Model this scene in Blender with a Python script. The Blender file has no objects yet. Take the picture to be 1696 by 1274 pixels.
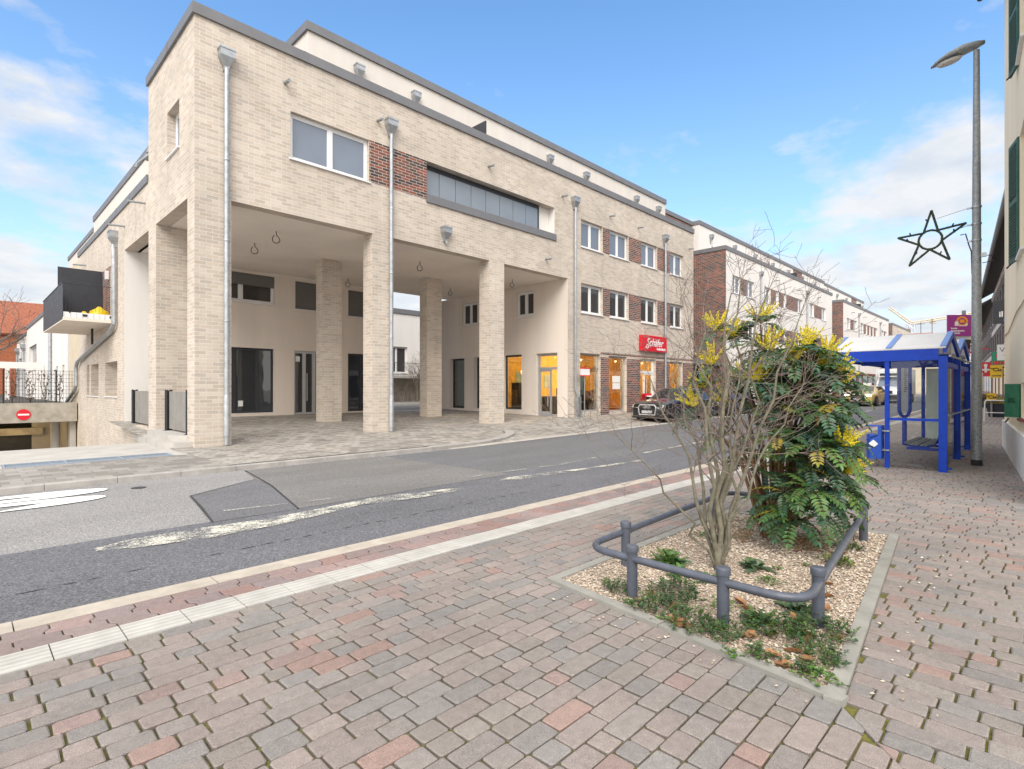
import bpy, math, random
from mathutils import Vector, Matrix
import numpy as np
C = bpy.context.scene
COL = C.collection
RND = random.Random(7)
rad = math.radians
# ------------------------------------------------------------------ camera
HEAD = rad(44.39)
cd = bpy.data.cameras.new("camera"); cam = bpy.data.objects.new("camera", cd); COL.objects.link(cam)
cam.location = (0, 0, 1.6); cam.rotation_euler = (rad(90), 0, HEAD - rad(90))
cd.sensor_width = 36; cd.lens = 898 / 1696 * 36; cd.shift_y = 6 / 1696
cd.clip_start = .05; cd.clip_end = 3000
C.camera = cam
C.view_settings.view_transform = 'Standard'; C.view_settings.look = 'None'
C.cycles.diffuse_bounces = 6; C.cycles.max_bounces = 14; C.cycles.transparent_max_bounces = 16
C.view_settings.exposure = 1.13; C.view_settings.gamma = 1

def nd(nt, t, ins=None, **props):
    n = nt.nodes.new(t)
    for k, v in props.items(): setattr(n, k, v)
    for k, v in (ins or {}).items():
        if isinstance(v, bpy.types.NodeSocket): nt.links.new(v, n.inputs[k])
        else:
            s = n.inputs[k]
            if s.type == 'RGBA' and len(v) == 3: v = (*v, 1)
            s.default_value = v
    return n
def mth(nt, op, a, b=0., clamp=False):
    n = nd(nt, 'ShaderNodeMath', {0: a, 1: b}, operation=op); n.use_clamp = clamp
    return n.outputs[0]
def mixc(nt, f, a, b, mode='MIX'):
    n = nd(nt, 'ShaderNodeMix', data_type='RGBA', blend_type=mode)
    for i, v in ((0, f), (6, a), (7, b)):
        if isinstance(v, bpy.types.NodeSocket): nt.links.new(v, n.inputs[i])
        else: n.inputs[i].default_value = v if i == 0 else ((*v, 1) if len(v) == 3 else v)
    return n.outputs[2]
def ramp(nt, fac, stops, interp='LINEAR'):
    n = nd(nt, 'ShaderNodeValToRGB', {'Fac': fac}); cr = n.color_ramp; cr.interpolation = interp
    while len(cr.elements) < len(stops): cr.elements.new(.5)
    for e, (p, c) in zip(cr.elements, stops):
        e.position = p; e.color = (*c, 1) if len(c) == 3 else c
    return n.outputs['Color']
def noise(nt, vec, scale, detail=3., rough=.55):
    n = nd(nt, 'ShaderNodeTexNoise', {'Scale': scale, 'Detail': detail, 'Roughness': rough})
    if vec is not None: nt.links.new(vec, n.inputs['Vector'])
    return n.outputs['Fac']
def g3(v): return (v, v, v)

# ------------------------------------------------------------------ sky and sun
SUN_AZ = math.atan2(-.62, -.78); SUN_EL = rad(42)
w = bpy.data.worlds.new("World"); C.world = w; w.use_nodes = True
nt = w.node_tree; nt.nodes.clear()
sky = nd(nt, 'ShaderNodeTexSky', sky_type='NISHITA'); sky.sun_disc = False
sky.sun_elevation = SUN_EL; sky.sun_rotation = math.atan2(math.cos(SUN_AZ), math.sin(SUN_AZ))
sky.air_density = 1.0; sky.dust_density = .6; sky.ozone_density = 1.2
tc = nd(nt, 'ShaderNodeTexCoord'); nv = nd(nt, 'ShaderNodeVectorMath', {0: tc.outputs['Generated']}, operation='NORMALIZE')
sp = nd(nt, 'ShaderNodeSeparateXYZ', {0: nv.outputs[0]}); dz = mth(nt, 'MAXIMUM', sp.outputs[2], 0.)
den = mth(nt, 'ADD', dz, .22)
px = mth(nt, 'DIVIDE', sp.outputs[0], den); py = mth(nt, 'DIVIDE', sp.outputs[1], den)
cv = nd(nt, 'ShaderNodeCombineXYZ', {0: px, 1: py, 2: mth(nt, 'MULTIPLY', dz, 1.5)}).outputs[0]
n1 = noise(nt, cv, 2.6, 9., .58)
n2 = noise(nt, cv, .9, 2., .5)
# cumulus thicken towards the horizon and thin out overhead
thr = mth(nt, 'ADD', mth(nt, 'MULTIPLY', dz, .74), .246)
# bright cloud overhead and behind the camera, unseen, added to whiten the light
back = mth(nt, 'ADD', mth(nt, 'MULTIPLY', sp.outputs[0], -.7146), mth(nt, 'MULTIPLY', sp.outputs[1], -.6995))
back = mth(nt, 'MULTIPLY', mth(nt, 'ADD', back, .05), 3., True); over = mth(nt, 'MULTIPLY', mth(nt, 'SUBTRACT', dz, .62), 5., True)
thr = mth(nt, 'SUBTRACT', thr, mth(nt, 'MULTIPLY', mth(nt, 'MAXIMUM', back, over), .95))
cl = mth(nt, 'SUBTRACT', mth(nt, 'ADD', mth(nt, 'MULTIPLY', n1, .72), mth(nt, 'MULTIPLY', n2, .28)), thr)
cl = mth(nt, 'MULTIPLY', cl, 8., True)
veil = mth(nt, 'POWER', mth(nt, 'SUBTRACT', 1., dz), 4.2)
veil = mth(nt, 'MULTIPLY', veil, .9)
lp = mixc(nt, 1., sky.outputs[0], (.80, 1.15, 1.36), 'MULTIPLY')
base = mixc(nt, veil, lp, (3.95, 4.1, 4.35))
cshade = mixc(nt, ramp(nt, noise(nt, cv, 5.5, 6.), [(.35, g3(0)), (.6, g3(1))]), (3.35, 3.6, 3.9), (4.25, 4.25, 4.25))
cshade = mixc(nt, mth(nt, 'MAXIMUM', back, over), cshade, (8.8, 8.5, 8.1))  # the added out-of-view cloud is brighter, as soft fill light
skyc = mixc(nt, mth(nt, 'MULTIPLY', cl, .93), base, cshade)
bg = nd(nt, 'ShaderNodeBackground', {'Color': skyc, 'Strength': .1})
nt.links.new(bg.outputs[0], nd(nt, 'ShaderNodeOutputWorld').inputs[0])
sd = bpy.data.lights.new("sun", 'SUN'); sd.energy = 1.5; sd.angle = rad(38); sd.color = (1, .95, .88)
so = bpy.data.objects.new("sun", sd); COL.objects.link(so)
dirv = Vector((math.cos(SUN_AZ) * math.cos(SUN_EL), math.sin(SUN_AZ) * math.cos(SUN_EL), math.sin(SUN_EL)))
so.rotation_euler = dirv.to_track_quat('Z', 'Y').to_euler(); so.location = (0, 0, 40)

# ------------------------------------------------------------------ materials
MATS = {}
def newmat(name):
    m = bpy.data.materials.new(name); m.use_nodes = True; t = m.node_tree; t.nodes.clear()
    b = nd(t, 'ShaderNodeBsdfPrincipled'); o = nd(t, 'ShaderNodeOutputMaterial', {0: b.outputs[0]})
    MATS[name] = m
    return m, t, b, o
def plain(name, col, rough=.6, metal=0., var=.14, scale=3., bump=0., bscale=80., spec=.5, coat=0., streak=False):
    m, t, b, o = newmat(name)
    co = nd(t, 'ShaderNodeTexCoord').outputs['Object']
    if streak:
        co2 = nd(t, 'ShaderNodeMapping', {0: co, 3: (1, 1, .12)}).outputs[0]
    else: co2 = co
    f = noise(t, co2, scale, 5., .62)
    lo = tuple(c * (1 - var) for c in col); hi = tuple(min(1, c * (1 + var)) for c in col)
    c = ramp(t, f, [(.3, lo), (.7, hi)])
    t.links.new(c, b.inputs['Base Color'])
    r = ramp(t, noise(t, co, scale * 3, 3.), [(.3, g3(max(.02, rough * .85))), (.7, g3(min(1, rough * 1.15)))])
    t.links.new(r, b.inputs['Roughness'])
    b.inputs['Metallic'].default_value = metal; b.inputs['Specular IOR Level'].default_value = spec
    b.inputs['Coat Weight'].default_value = coat; b.inputs['Coat Roughness'].default_value = .04
    if bump:
        bp = nd(t, 'ShaderNodeBump', {'Height': noise(t, co, bscale, 3.), 'Strength': bump, 'Distance': .01})
        t.links.new(bp.outputs[0], b.inputs['Normal'])
    return m
def brick(name, stops, mortar, bw=.3, bh=.1, ms=.009, bump=.45, offset=.5, blotch=.15, rough=.85):
    m, t, b, o = newmat(name)
    uv = nd(t, 'ShaderNodeTexCoord').outputs['UV']
    # courses wander by a couple of millimetres
    nz = nd(t, 'ShaderNodeTexNoise', {'Vector': uv, 'Scale': 9., 'Detail': 2.}).outputs['Color']
    off = nd(t, 'ShaderNodeVectorMath', {0: nz, 1: (.5, .5, .5)}, operation='SUBTRACT').outputs[0]
    off = nd(t, 'ShaderNodeVectorMath', {0: off, 'Scale': .004}, operation='SCALE').outputs[0]
    uv2 = nd(t, 'ShaderNodeVectorMath', {0: uv, 1: off}, operation='ADD').outputs[0]
    br = nd(t, 'ShaderNodeTexBrick', {'Vector': uv2, 'Color1': g3(0), 'Color2': g3(1), 'Mortar': g3(.5), 'Scale': 1., 'Mortar Size': ms,
        'Mortar Smooth': .15, 'Bias': 0., 'Brick Width': bw, 'Row Height': bh}, offset=offset, squash=1.)
    v = nd(t, 'ShaderNodeSeparateColor', {0: br.outputs[0]}).outputs[0]
    n = len(stops)
    c = ramp(t, v, [(i / n, s) for i, s in enumerate(stops)], 'CONSTANT')
    c = mixc(t, .22, c, ramp(t, noise(t, uv, 34., 4.), [(.3, stops[0]), (.7, stops[-1])]))
    c = mixc(t, br.outputs['Fac'], c, mortar)
    bl = ramp(t, noise(t, uv, .55, 5., .6), [(.3, g3(1 - blotch)), (.7, g3(1.04))])
    c = mixc(t, 1., c, bl, 'MULTIPLY')
    stn = ramp(t, noise(t, nd(t, 'ShaderNodeMapping', {0: uv, 3: (2.2, .16, 1)}).outputs[0], 1., 5., .6), [(.30, g3(.93)), (.55, g3(1.02))]); c = mixc(t, 1., c, stn, 'MULTIPLY')
    t.links.new(c, b.inputs['Base Color']); b.inputs['Roughness'].default_value = rough
    h = mth(t, 'ADD', mth(t, 'SUBTRACT', 1., br.outputs['Fac']), mth(t, 'MULTIPLY', noise(t, uv, 60., 3.), .5))
    bp = nd(t, 'ShaderNodeBump', {'Height': h, 'Strength': bump, 'Distance': .012})
    t.links.new(bp.outputs[0], b.inputs['Normal'])
    return m
def vcol(name, rough=.8, var=.16, scale=18., bump=.3, bscale=140., spec=.4, speck=None, trans=0.):
    """per-piece colour from the mesh's own colour attribute, with grain"""
    m, t, b, o = newmat(name)
    a = nd(t, 'ShaderNodeAttribute', attribute_name='Col').outputs['Color']
    co = nd(t, 'ShaderNodeTexCoord').outputs['Object']
    f = ramp(t, noise(t, co, scale, 5., .65), [(.28, g3(1 - var)), (.72, g3(1 + var * .7))])
    c = mixc(t, 1., a, f, 'MULTIPLY')
    if speck:
        wear = ramp(t, noise(t, co, .55, 6., .65), [(.3, g3(.84)), (.5, g3(1)), (.7, g3(1.1))]); c = mixc(t, 1., c, wear, 'MULTIPLY')
        s = ramp(t, noise(t, co, speck, 2.), [(.36, g3(.72)), (.5, g3(1)), (.64, g3(1.22))])
        c = mixc(t, 1., c, s, 'MULTIPLY')
    t.links.new(c, b.inputs['Base Color']); b.inputs['Roughness'].default_value = rough
    b.inputs['Specular IOR Level'].default_value = spec
    if bump:
        bp = nd(t, 'ShaderNodeBump', {'Height': noise(t, co, bscale, 3.), 'Strength': bump, 'Distance': .006})
        t.links.new(bp.outputs[0], b.inputs['Normal'])
    if trans:
        tr = nd(t, 'ShaderNodeBsdfTranslucent', {'Color': c})
        mx = nd(t, 'ShaderNodeMixShader', {0: trans, 1: b.outputs[0], 2: tr.outputs[0]})
        t.links.new(mx.outputs[0], o.inputs[0])
    return m
def glass_clear(name, tint=(.93, .96, .95), refl=1.0):
    m, t, b, o = newmat(name); t.nodes.remove(b)
    lw = nd(t, 'ShaderNodeFresnel', {'IOR': 1.5})
    f = mth(t, 'MULTIPLY', lw.outputs[0], refl, True)
    mx = nd(t, 'ShaderNodeMixShader', {0: f, 1: nd(t, 'ShaderNodeBsdfTransparent', {0: tint}).outputs[0], 2: nd(t, 'ShaderNodeBsdfGlossy', {'Roughness': .01}).outputs[0]})
    t.links.new(mx.outputs[0], o.inputs[0])
    return m
def glass_dark(name, col, rough=.03, spec=.9):
    m, t, b, o = newmat(name)
    co = nd(t, 'ShaderNodeTexCoord').outputs['Object']
    c = ramp(t, noise(t, co, .8, 2.), [(.3, tuple(x * .93 for x in col)), (.7, tuple(x * 1.07 for x in col))])
    t.links.new(c, b.inputs['Base Color']); b.inputs['Roughness'].default_value = rough
    b.inputs['Specular IOR Level'].default_value = spec
    bp = nd(t, 'ShaderNodeBump', {'Height': noise(t, co, 1.3, 1.), 'Strength': .03, 'Distance': .1})
    t.links.new(bp.outputs[0], b.inputs['Normal'])
    return m
def emit(name, col, st):
    m, t, b, o = newmat(name)
    b.inputs['Base Color'].default_value = (*col, 1); b.inputs['Emission Color'].default_value = (*col, 1); b.inputs['Emission Strength'].default_value = st
    return m
def asphalt(name, base, speck=.35, stain=.16, warm=0.):
    m, t, b, o = newmat(name)
    co = nd(t, 'ShaderNodeTexCoord').outputs['Object']
    f = noise(t, co, 48., 4., .8)
    lo = tuple(c * (1 - speck) for c in base); hi = tuple(c * (1 + speck * 1.6) for c in base)
    c = ramp(t, f, [(.33, lo), (.5, base), (.68, hi)])
    st = ramp(t, noise(t, nd(t, 'ShaderNodeMapping', {0: co, 3: (.35, 1.1, 1)}).outputs[0], .9, 6., .6), [(.3, g3(1 - stain)), (.7, g3(1 + stain))])
    c = mixc(t, 1., c, st, 'MULTIPLY')
    vo = nd(t, 'ShaderNodeTexVoronoi', {'Vector': co, 'Scale': 130.})
    sp_ = ramp(t, nd(t, 'ShaderNodeSeparateColor', {0: vo.outputs['Color']}).outputs[0], [(.0, g3(.75)), (.55, g3(1)), (.93, g3(1.25)), (1., g3(1.7))])
    c = mixc(t, 1., c, sp_, 'MULTIPLY')
    t.links.new(c, b.inputs['Base Color']); b.inputs['Roughness'].default_value = .88; b.inputs['Specular IOR Level'].default_value = .3
    bp = nd(t, 'ShaderNodeBump', {'Height': f, 'Strength': .5, 'Distance': .006})
    t.links.new(bp.outputs[0], b.inputs['Normal'])
    return m
def worn(name, col, cover=.5, soft=.05, scale=26.):
    """road paint worn through in flakes"""
    m, t, b, o = newmat(name)
    co = nd(t, 'ShaderNodeTexCoord').outputs['Object']; uv = nd(t, 'ShaderNodeTexCoord').outputs['UV']
    b.inputs['Base Color'].default_value = (*col, 1); b.inputs['Roughness'].default_value = .8
    f = mth(t, 'ADD', mth(t, 'MULTIPLY', noise(t, co, scale, 4., .7), .55), mth(t, 'MULTIPLY', noise(t, co, 2.2, 4.), .45))
    k = ramp(t, f, [(cover - soft, g3(0)), (cover + soft, g3(1))])
    mx = nd(t, 'ShaderNodeMixShader', {0: k, 1: b.outputs[0], 2: nd(t, 'ShaderNodeBsdfTransparent').outputs[0]})
    t.links.new(mx.outputs[0], o.inputs[0])
    return m
def paveflat(name, stops, mortar, bw, bh, ms=.012, swap=False, blotch=.25):
    m = brick(name, stops, mortar, bw, bh, ms, .3, .37, blotch)
    return m

brick('beige_brick', [(.465, .39, .32), (.53, .45, .375), (.565, .485, .41), (.50, .435, .37), (.60, .525, .45), (.545, .46, .38), (.45, .395, .345), (.575, .50, .425)], (.64, .585, .52), .31, .1, .0085)
brick('red_brick', [(.20, .055, .035), (.035, .033, .038), (.26, .075, .045), (.05, .045, .05), (.17, .06, .04), (.30, .095, .06), (.028, .028, .034), (.15, .075, .055)], (.42, .38, .34), .31, .1, .011)
plain('white_render', (.72, .69, .66), .9, var=.05, scale=1.2, bump=.15, streak=True)
plain('penthouse_render', (.63, .585, .54), .9, var=.06, scale=1.2, bump=.15, streak=True)
plain('warm_render', (.72, .64, .565), .9, var=.06, scale=1.1, bump=.15, streak=True)
plain('beige_render', (.56, .48, .36), .9, var=.07, scale=1., bump=.15)
plain('soffit_render', (.80, .73, .66), .9, var=.05, scale=.7, bump=.1)
plain('yellow_render', (.90, .80, .61), .9, var=.06, scale=.9, bump=.22, streak=True)
plain('taupe_render', (.19, .165, .16), .9, var=.1, scale=2., bump=.2)
plain('plinth_white', (.74, .75, .77), .85, var=.08, scale=2.5, bump=.2)
plain('coping_grey', (.17, .17, .18), .55, .1, var=.08, scale=1.5)
plain('zinc', (.40, .42, .44), .42, .75, var=.18, scale=7.)
plain('zinc_pipe', (.42, .44, .46), .5, .55, var=.2, scale=5.)
plain('galvanised', (.31, .33, .34), .55, .45, var=.32, scale=26., bump=.05)
plain('white_plastic', (.74, .74, .74), .35, var=.03)
plain('alu', (.46, .47, .48), .4, .5, var=.06)
plain('anthracite', (.035, .038, .048), .5, .1, var=.12)
plain('dark_metal', (.025, .026, .03), .55, .2, var=.15)
plain('rail_grey', (.085, .095, .122), .42, .15, var=.22, scale=9., bump=.06, bscale=40)
plain('concrete', (.42, .40, .37), .9, var=.13, scale=1.6, bump=.3, bscale=30)
plain('board_concrete', (.36, .33, .28), .9, var=.25, scale=2.4, bump=.3, bscale=20, streak=False)
plain('grate', (.34, .40, .47), .5, .4, var=.15, scale=12)
plain('kerb_granite', (.42, .37, .31), .85, var=.16, scale=5., bump=.35, bscale=110)
plain('kerb_grey', (.33, .31, .29), .88, var=.2, scale=3.5, bump=.3, bscale=90)
plain('bed_kerb', (.27, .262, .235), .9, var=.18, scale=4., bump=.3, bscale=110)
plain('blue_paint', (.004, .045, .40), .42, .0, var=.14, scale=6., spec=.3)
plain('blue_pale', (.16, .27, .60), .5, var=.08)
plain('bin_blue', (.012, .07, .40), .45, var=.2, scale=9.)
plain('roof_panel', (.70, .69, .67), .5, var=.06, scale=2.)
plain('green_shutter', (.025, .16, .085), .5, var=.16, scale=7.)
plain('old_green', (.035, .11, .085), .6, var=.2, scale=8.)
plain('maroon', (.18, .05, .045), .6)
plain('red_sign', (.62, .006, .022), .35, var=.05)
plain('white_sign', (.78, .78, .78), .4, var=.02)
plain('black_sign', (.03, .032, .04), .4, var=.05)
plain('purple_sign', (.33, .03, .27), .4, var=.05)
plain('orange_mark', (.85, .33, .03), .5, var=.03)
plain('post_yellow', (.80, .50, .0), .4, var=.04)
plain('sign_green', (.03, .28, .16), .45, var=.05)
plain('sign_blue', (.03, .16, .5), .45, var=.05)
plain('roof_tile', (.27, .09, .05), .85, var=.4, scale=5., bump=.4, bscale=14)
plain('dark_roof', (.06, .055, .055), .8, var=.2, scale=5.)
plain('old_brick', (.34, .11, .05), .9, var=.32, scale=5.)
plain('bark', (.165, .15, .108), .95, var=.38, scale=14., bump=.6, bscale=60)
plain('twig', (.175, .135, .115), .9, var=.3, scale=10.)
plain('mahonia_bark', (.20, .115, .06), .95, var=.35, scale=12., bump=.5)
plain('garland', (.035, .05, .03), .9, var=.4, scale=30., bump=.6)
plain('dry_leaf', (.29, .145, .065), .8, var=.35, scale=16.)
plain('brown_hedge', (.10, .065, .05), .9, var=.35, scale=12.)
plain('tyre', (.014, .014, .015), .8)
plain('rim', (.30, .31, .32), .35, .8)
plain('car_black', (.012, .013, .018), .22, .3, var=.05, coat=1.)
plain('car_blue', (.02, .035, .09), .22, .3, var=.05, coat=1.)
plain('car_taxi', (.62, .44, .13), .3, .0, var=.04, coat=1.)
plain('car_white', (.72, .72, .72), .32, .0, var=.03, coat=.6)
plain('silver_trim', (.62, .62, .64), .35, .35, var=.03)
plain('chrome', (.7, .7, .72), .18, 1., var=.03)
plain('plastic_black', (.015, .015, .016), .55)
plain('plate', (.55, .55, .55), .5)
glass_dark('car_glass', (.02, .024, .028), .03, .8)
glass_dark('upper_glass', (.15, .185, .245), .035, .7)
glass_dark('loggia_glass', (.20, .235, .28), .03, .8)
glass_dark('dark_glass', (.034, .038, .045), .02, .85)
glass_dark('window_dark', (.05, .048, .048), .03, .8)
glass_clear('shop_glass', refl=.8); glass_clear('shelter_glass', (.97, .985, .98), .8)
emit('lamp_warm', (1, .62, .25), 9.); emit('spot_warm', (1, .8, .5), 14.); emit('headlight', (1, .93, .72), 5.); emit('garage_lamp', (1, .75, .38), 6.)
plain('lens', (.55, .55, .52), .25)
plain('ochre_wall', (.72, .47, .11), .85, var=.2, scale=.9)
plain('shop_floor', (.22, .13, .075), .5, var=.2)
plain('shop_dark', (.03, .028, .03), .5)
plain('mesh_grey', (.24, .225, .205), .7)
plain('mint', (.40, .55, .45), .5, var=.04)
plain('poster', (.35, .47, .45), .6, var=.35, scale=3.)
plain('blind', (.135, .13, .125), .6, var=.05)
plain('linen', (.62, .56, .47), .8, var=.06)
plain('seat_wood', (.22, .23, .23), .6, var=.25, scale=5.)
plain('crane_yellow', (.60, .54, .42), .6)
plain('pale_steel', (.50, .55, .6), .6)
plain('frosted', (.52, .60, .56), .35, var=.06)
plain('paper', (.68, .72, .76), .6, var=.04)
plain('bed_soil', (.36, .30, .24), .95, var=.45, scale=70., bump=.5)
plain('soil', (.05, .042, .035), .95, var=.3, scale=8.)
plain('planter_dark', (.03, .035, .05), .5)
asphalt('asphalt_old', (.235, .228, .225), .5, .1)
asphalt('asphalt_new', (.122, .123, .134), .5, .12)
asphalt('asphalt_patch', (.135, .135, .142), .35, .12)
asphalt('asphalt_brown', (.165, .16, .155), .33, .14)
plain('tar', (.035, .035, .037), .7, var=.2)
worn('worn_paint', (.60, .58, .50), .485, .05, 42.)
worn('worn_faint', (.52, .50, .46), .45, .07, 42.)
worn('road_white', (.78, .78, .77), .70, .06)
plain('gutter_stone', (.43, .40, .36), .9, var=.15, scale=3., bump=.3)
paveflat('forecourt_pave', [(.32, .295, .26), (.39, .36, .32), (.25, .225, .20), (.43, .395, .35), (.34, .305, .265), (.20, .18, .16), (.37, .345, .315)], (.23, .21, .18), .25, .2, .012)
paveflat('sidewalk_pave', [(.31, .29, .265), (.35, .33, .30), (.27, .25, .23), (.33, .315, .29), (.22, .2, .18)], (.22, .2, .17), .3, .3, .01)
paveflat('street_pave', [(.30, .265, .25), (.35, .30, .285), (.26, .24, .235), (.33, .27, .25)], (.16, .15, .1), .24, .16, .012)
vcol('paver', .85, .16, 20., .45, 170., .35, 240.)
vcol('pebble', .8, .15, 60., 0)
vcol('leafy', .45, .2, 9., 0, spec=.5, trans=.22)
vcol('petal', .6, .1, 9., 0, trans=.25)
def panel_mat():
    m, t, b, o = newmat('roof_sheet')
    co = nd(t, 'ShaderNodeTexCoord').outputs['Object']; c = ramp(t, noise(t, co, 2.5, 4.), [(.3, (.84, .83, .81)), (.7, (.90, .895, .88))])
    t.links.new(c, b.inputs['Base Color']); b.inputs['Roughness'].default_value = .5
    mx = nd(t, 'ShaderNodeMixShader', {0: .3, 1: b.outputs[0], 2: nd(t, 'ShaderNodeBsdfTranslucent', {'Color': c}).outputs[0]}); t.links.new(mx.outputs[0], o.inputs[0])
panel_mat()
def joint_mat():
    m, t, b, o = newmat('joint')
    co = nd(t, 'ShaderNodeTexCoord').outputs['Object']
    n_ = noise(t, co, 1.1, 5., .65); f_ = noise(t, co, 45., 3.)
    moss = ramp(t, mth(t, 'ADD', mth(t, 'MULTIPLY', n_, .7), mth(t, 'MULTIPLY', f_, .3)), [(.38, g3(0)), (.52, g3(1))])
    soil = ramp(t, noise(t, co, 60., 3.), [(.3, (.035, .026, .018)), (.7, (.08, .062, .045))])
    grn = ramp(t, noise(t, co, 30., 3.), [(.3, (.075, .075, .013)), (.7, (.18, .165, .03))])
    t.links.new(mixc(t, moss, soil, grn), b.inputs['Base Color']); b.inputs['Roughness'].default_value = .95
    bp = nd(t, 'ShaderNodeBump', {'Height': f_, 'Strength': .8, 'Distance': .01}); t.links.new(bp.outputs[0], b.inputs['Normal'])
joint_mat()
def tactile_mat():
    m, t, b, o = newmat('tactile')
    co = nd(t, 'ShaderNodeTexCoord').outputs['Object']
    wv = nd(t, 'ShaderNodeTexWave', {'Vector': co, 'Scale': 5.2, 'Distortion': 0.}, bands_direction='Y').outputs['Fac']
    c = ramp(t, noise(t, co, 4., 5., .65), [(.3, (.37, .355, .325)), (.7, (.50, .485, .45))])
    c = mixc(t, 1., c, ramp(t, wv, [(.1, g3(.86)), (.5, g3(1))]), 'MULTIPLY')
    t.links.new(c, b.inputs['Base Color']); b.inputs['Roughness'].default_value = .85
    bp = nd(t, 'ShaderNodeBump', {'Height': wv, 'Strength': .6, 'Distance': .006}); t.links.new(bp.outputs[0], b.inputs['Normal'])
tactile_mat()

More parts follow.
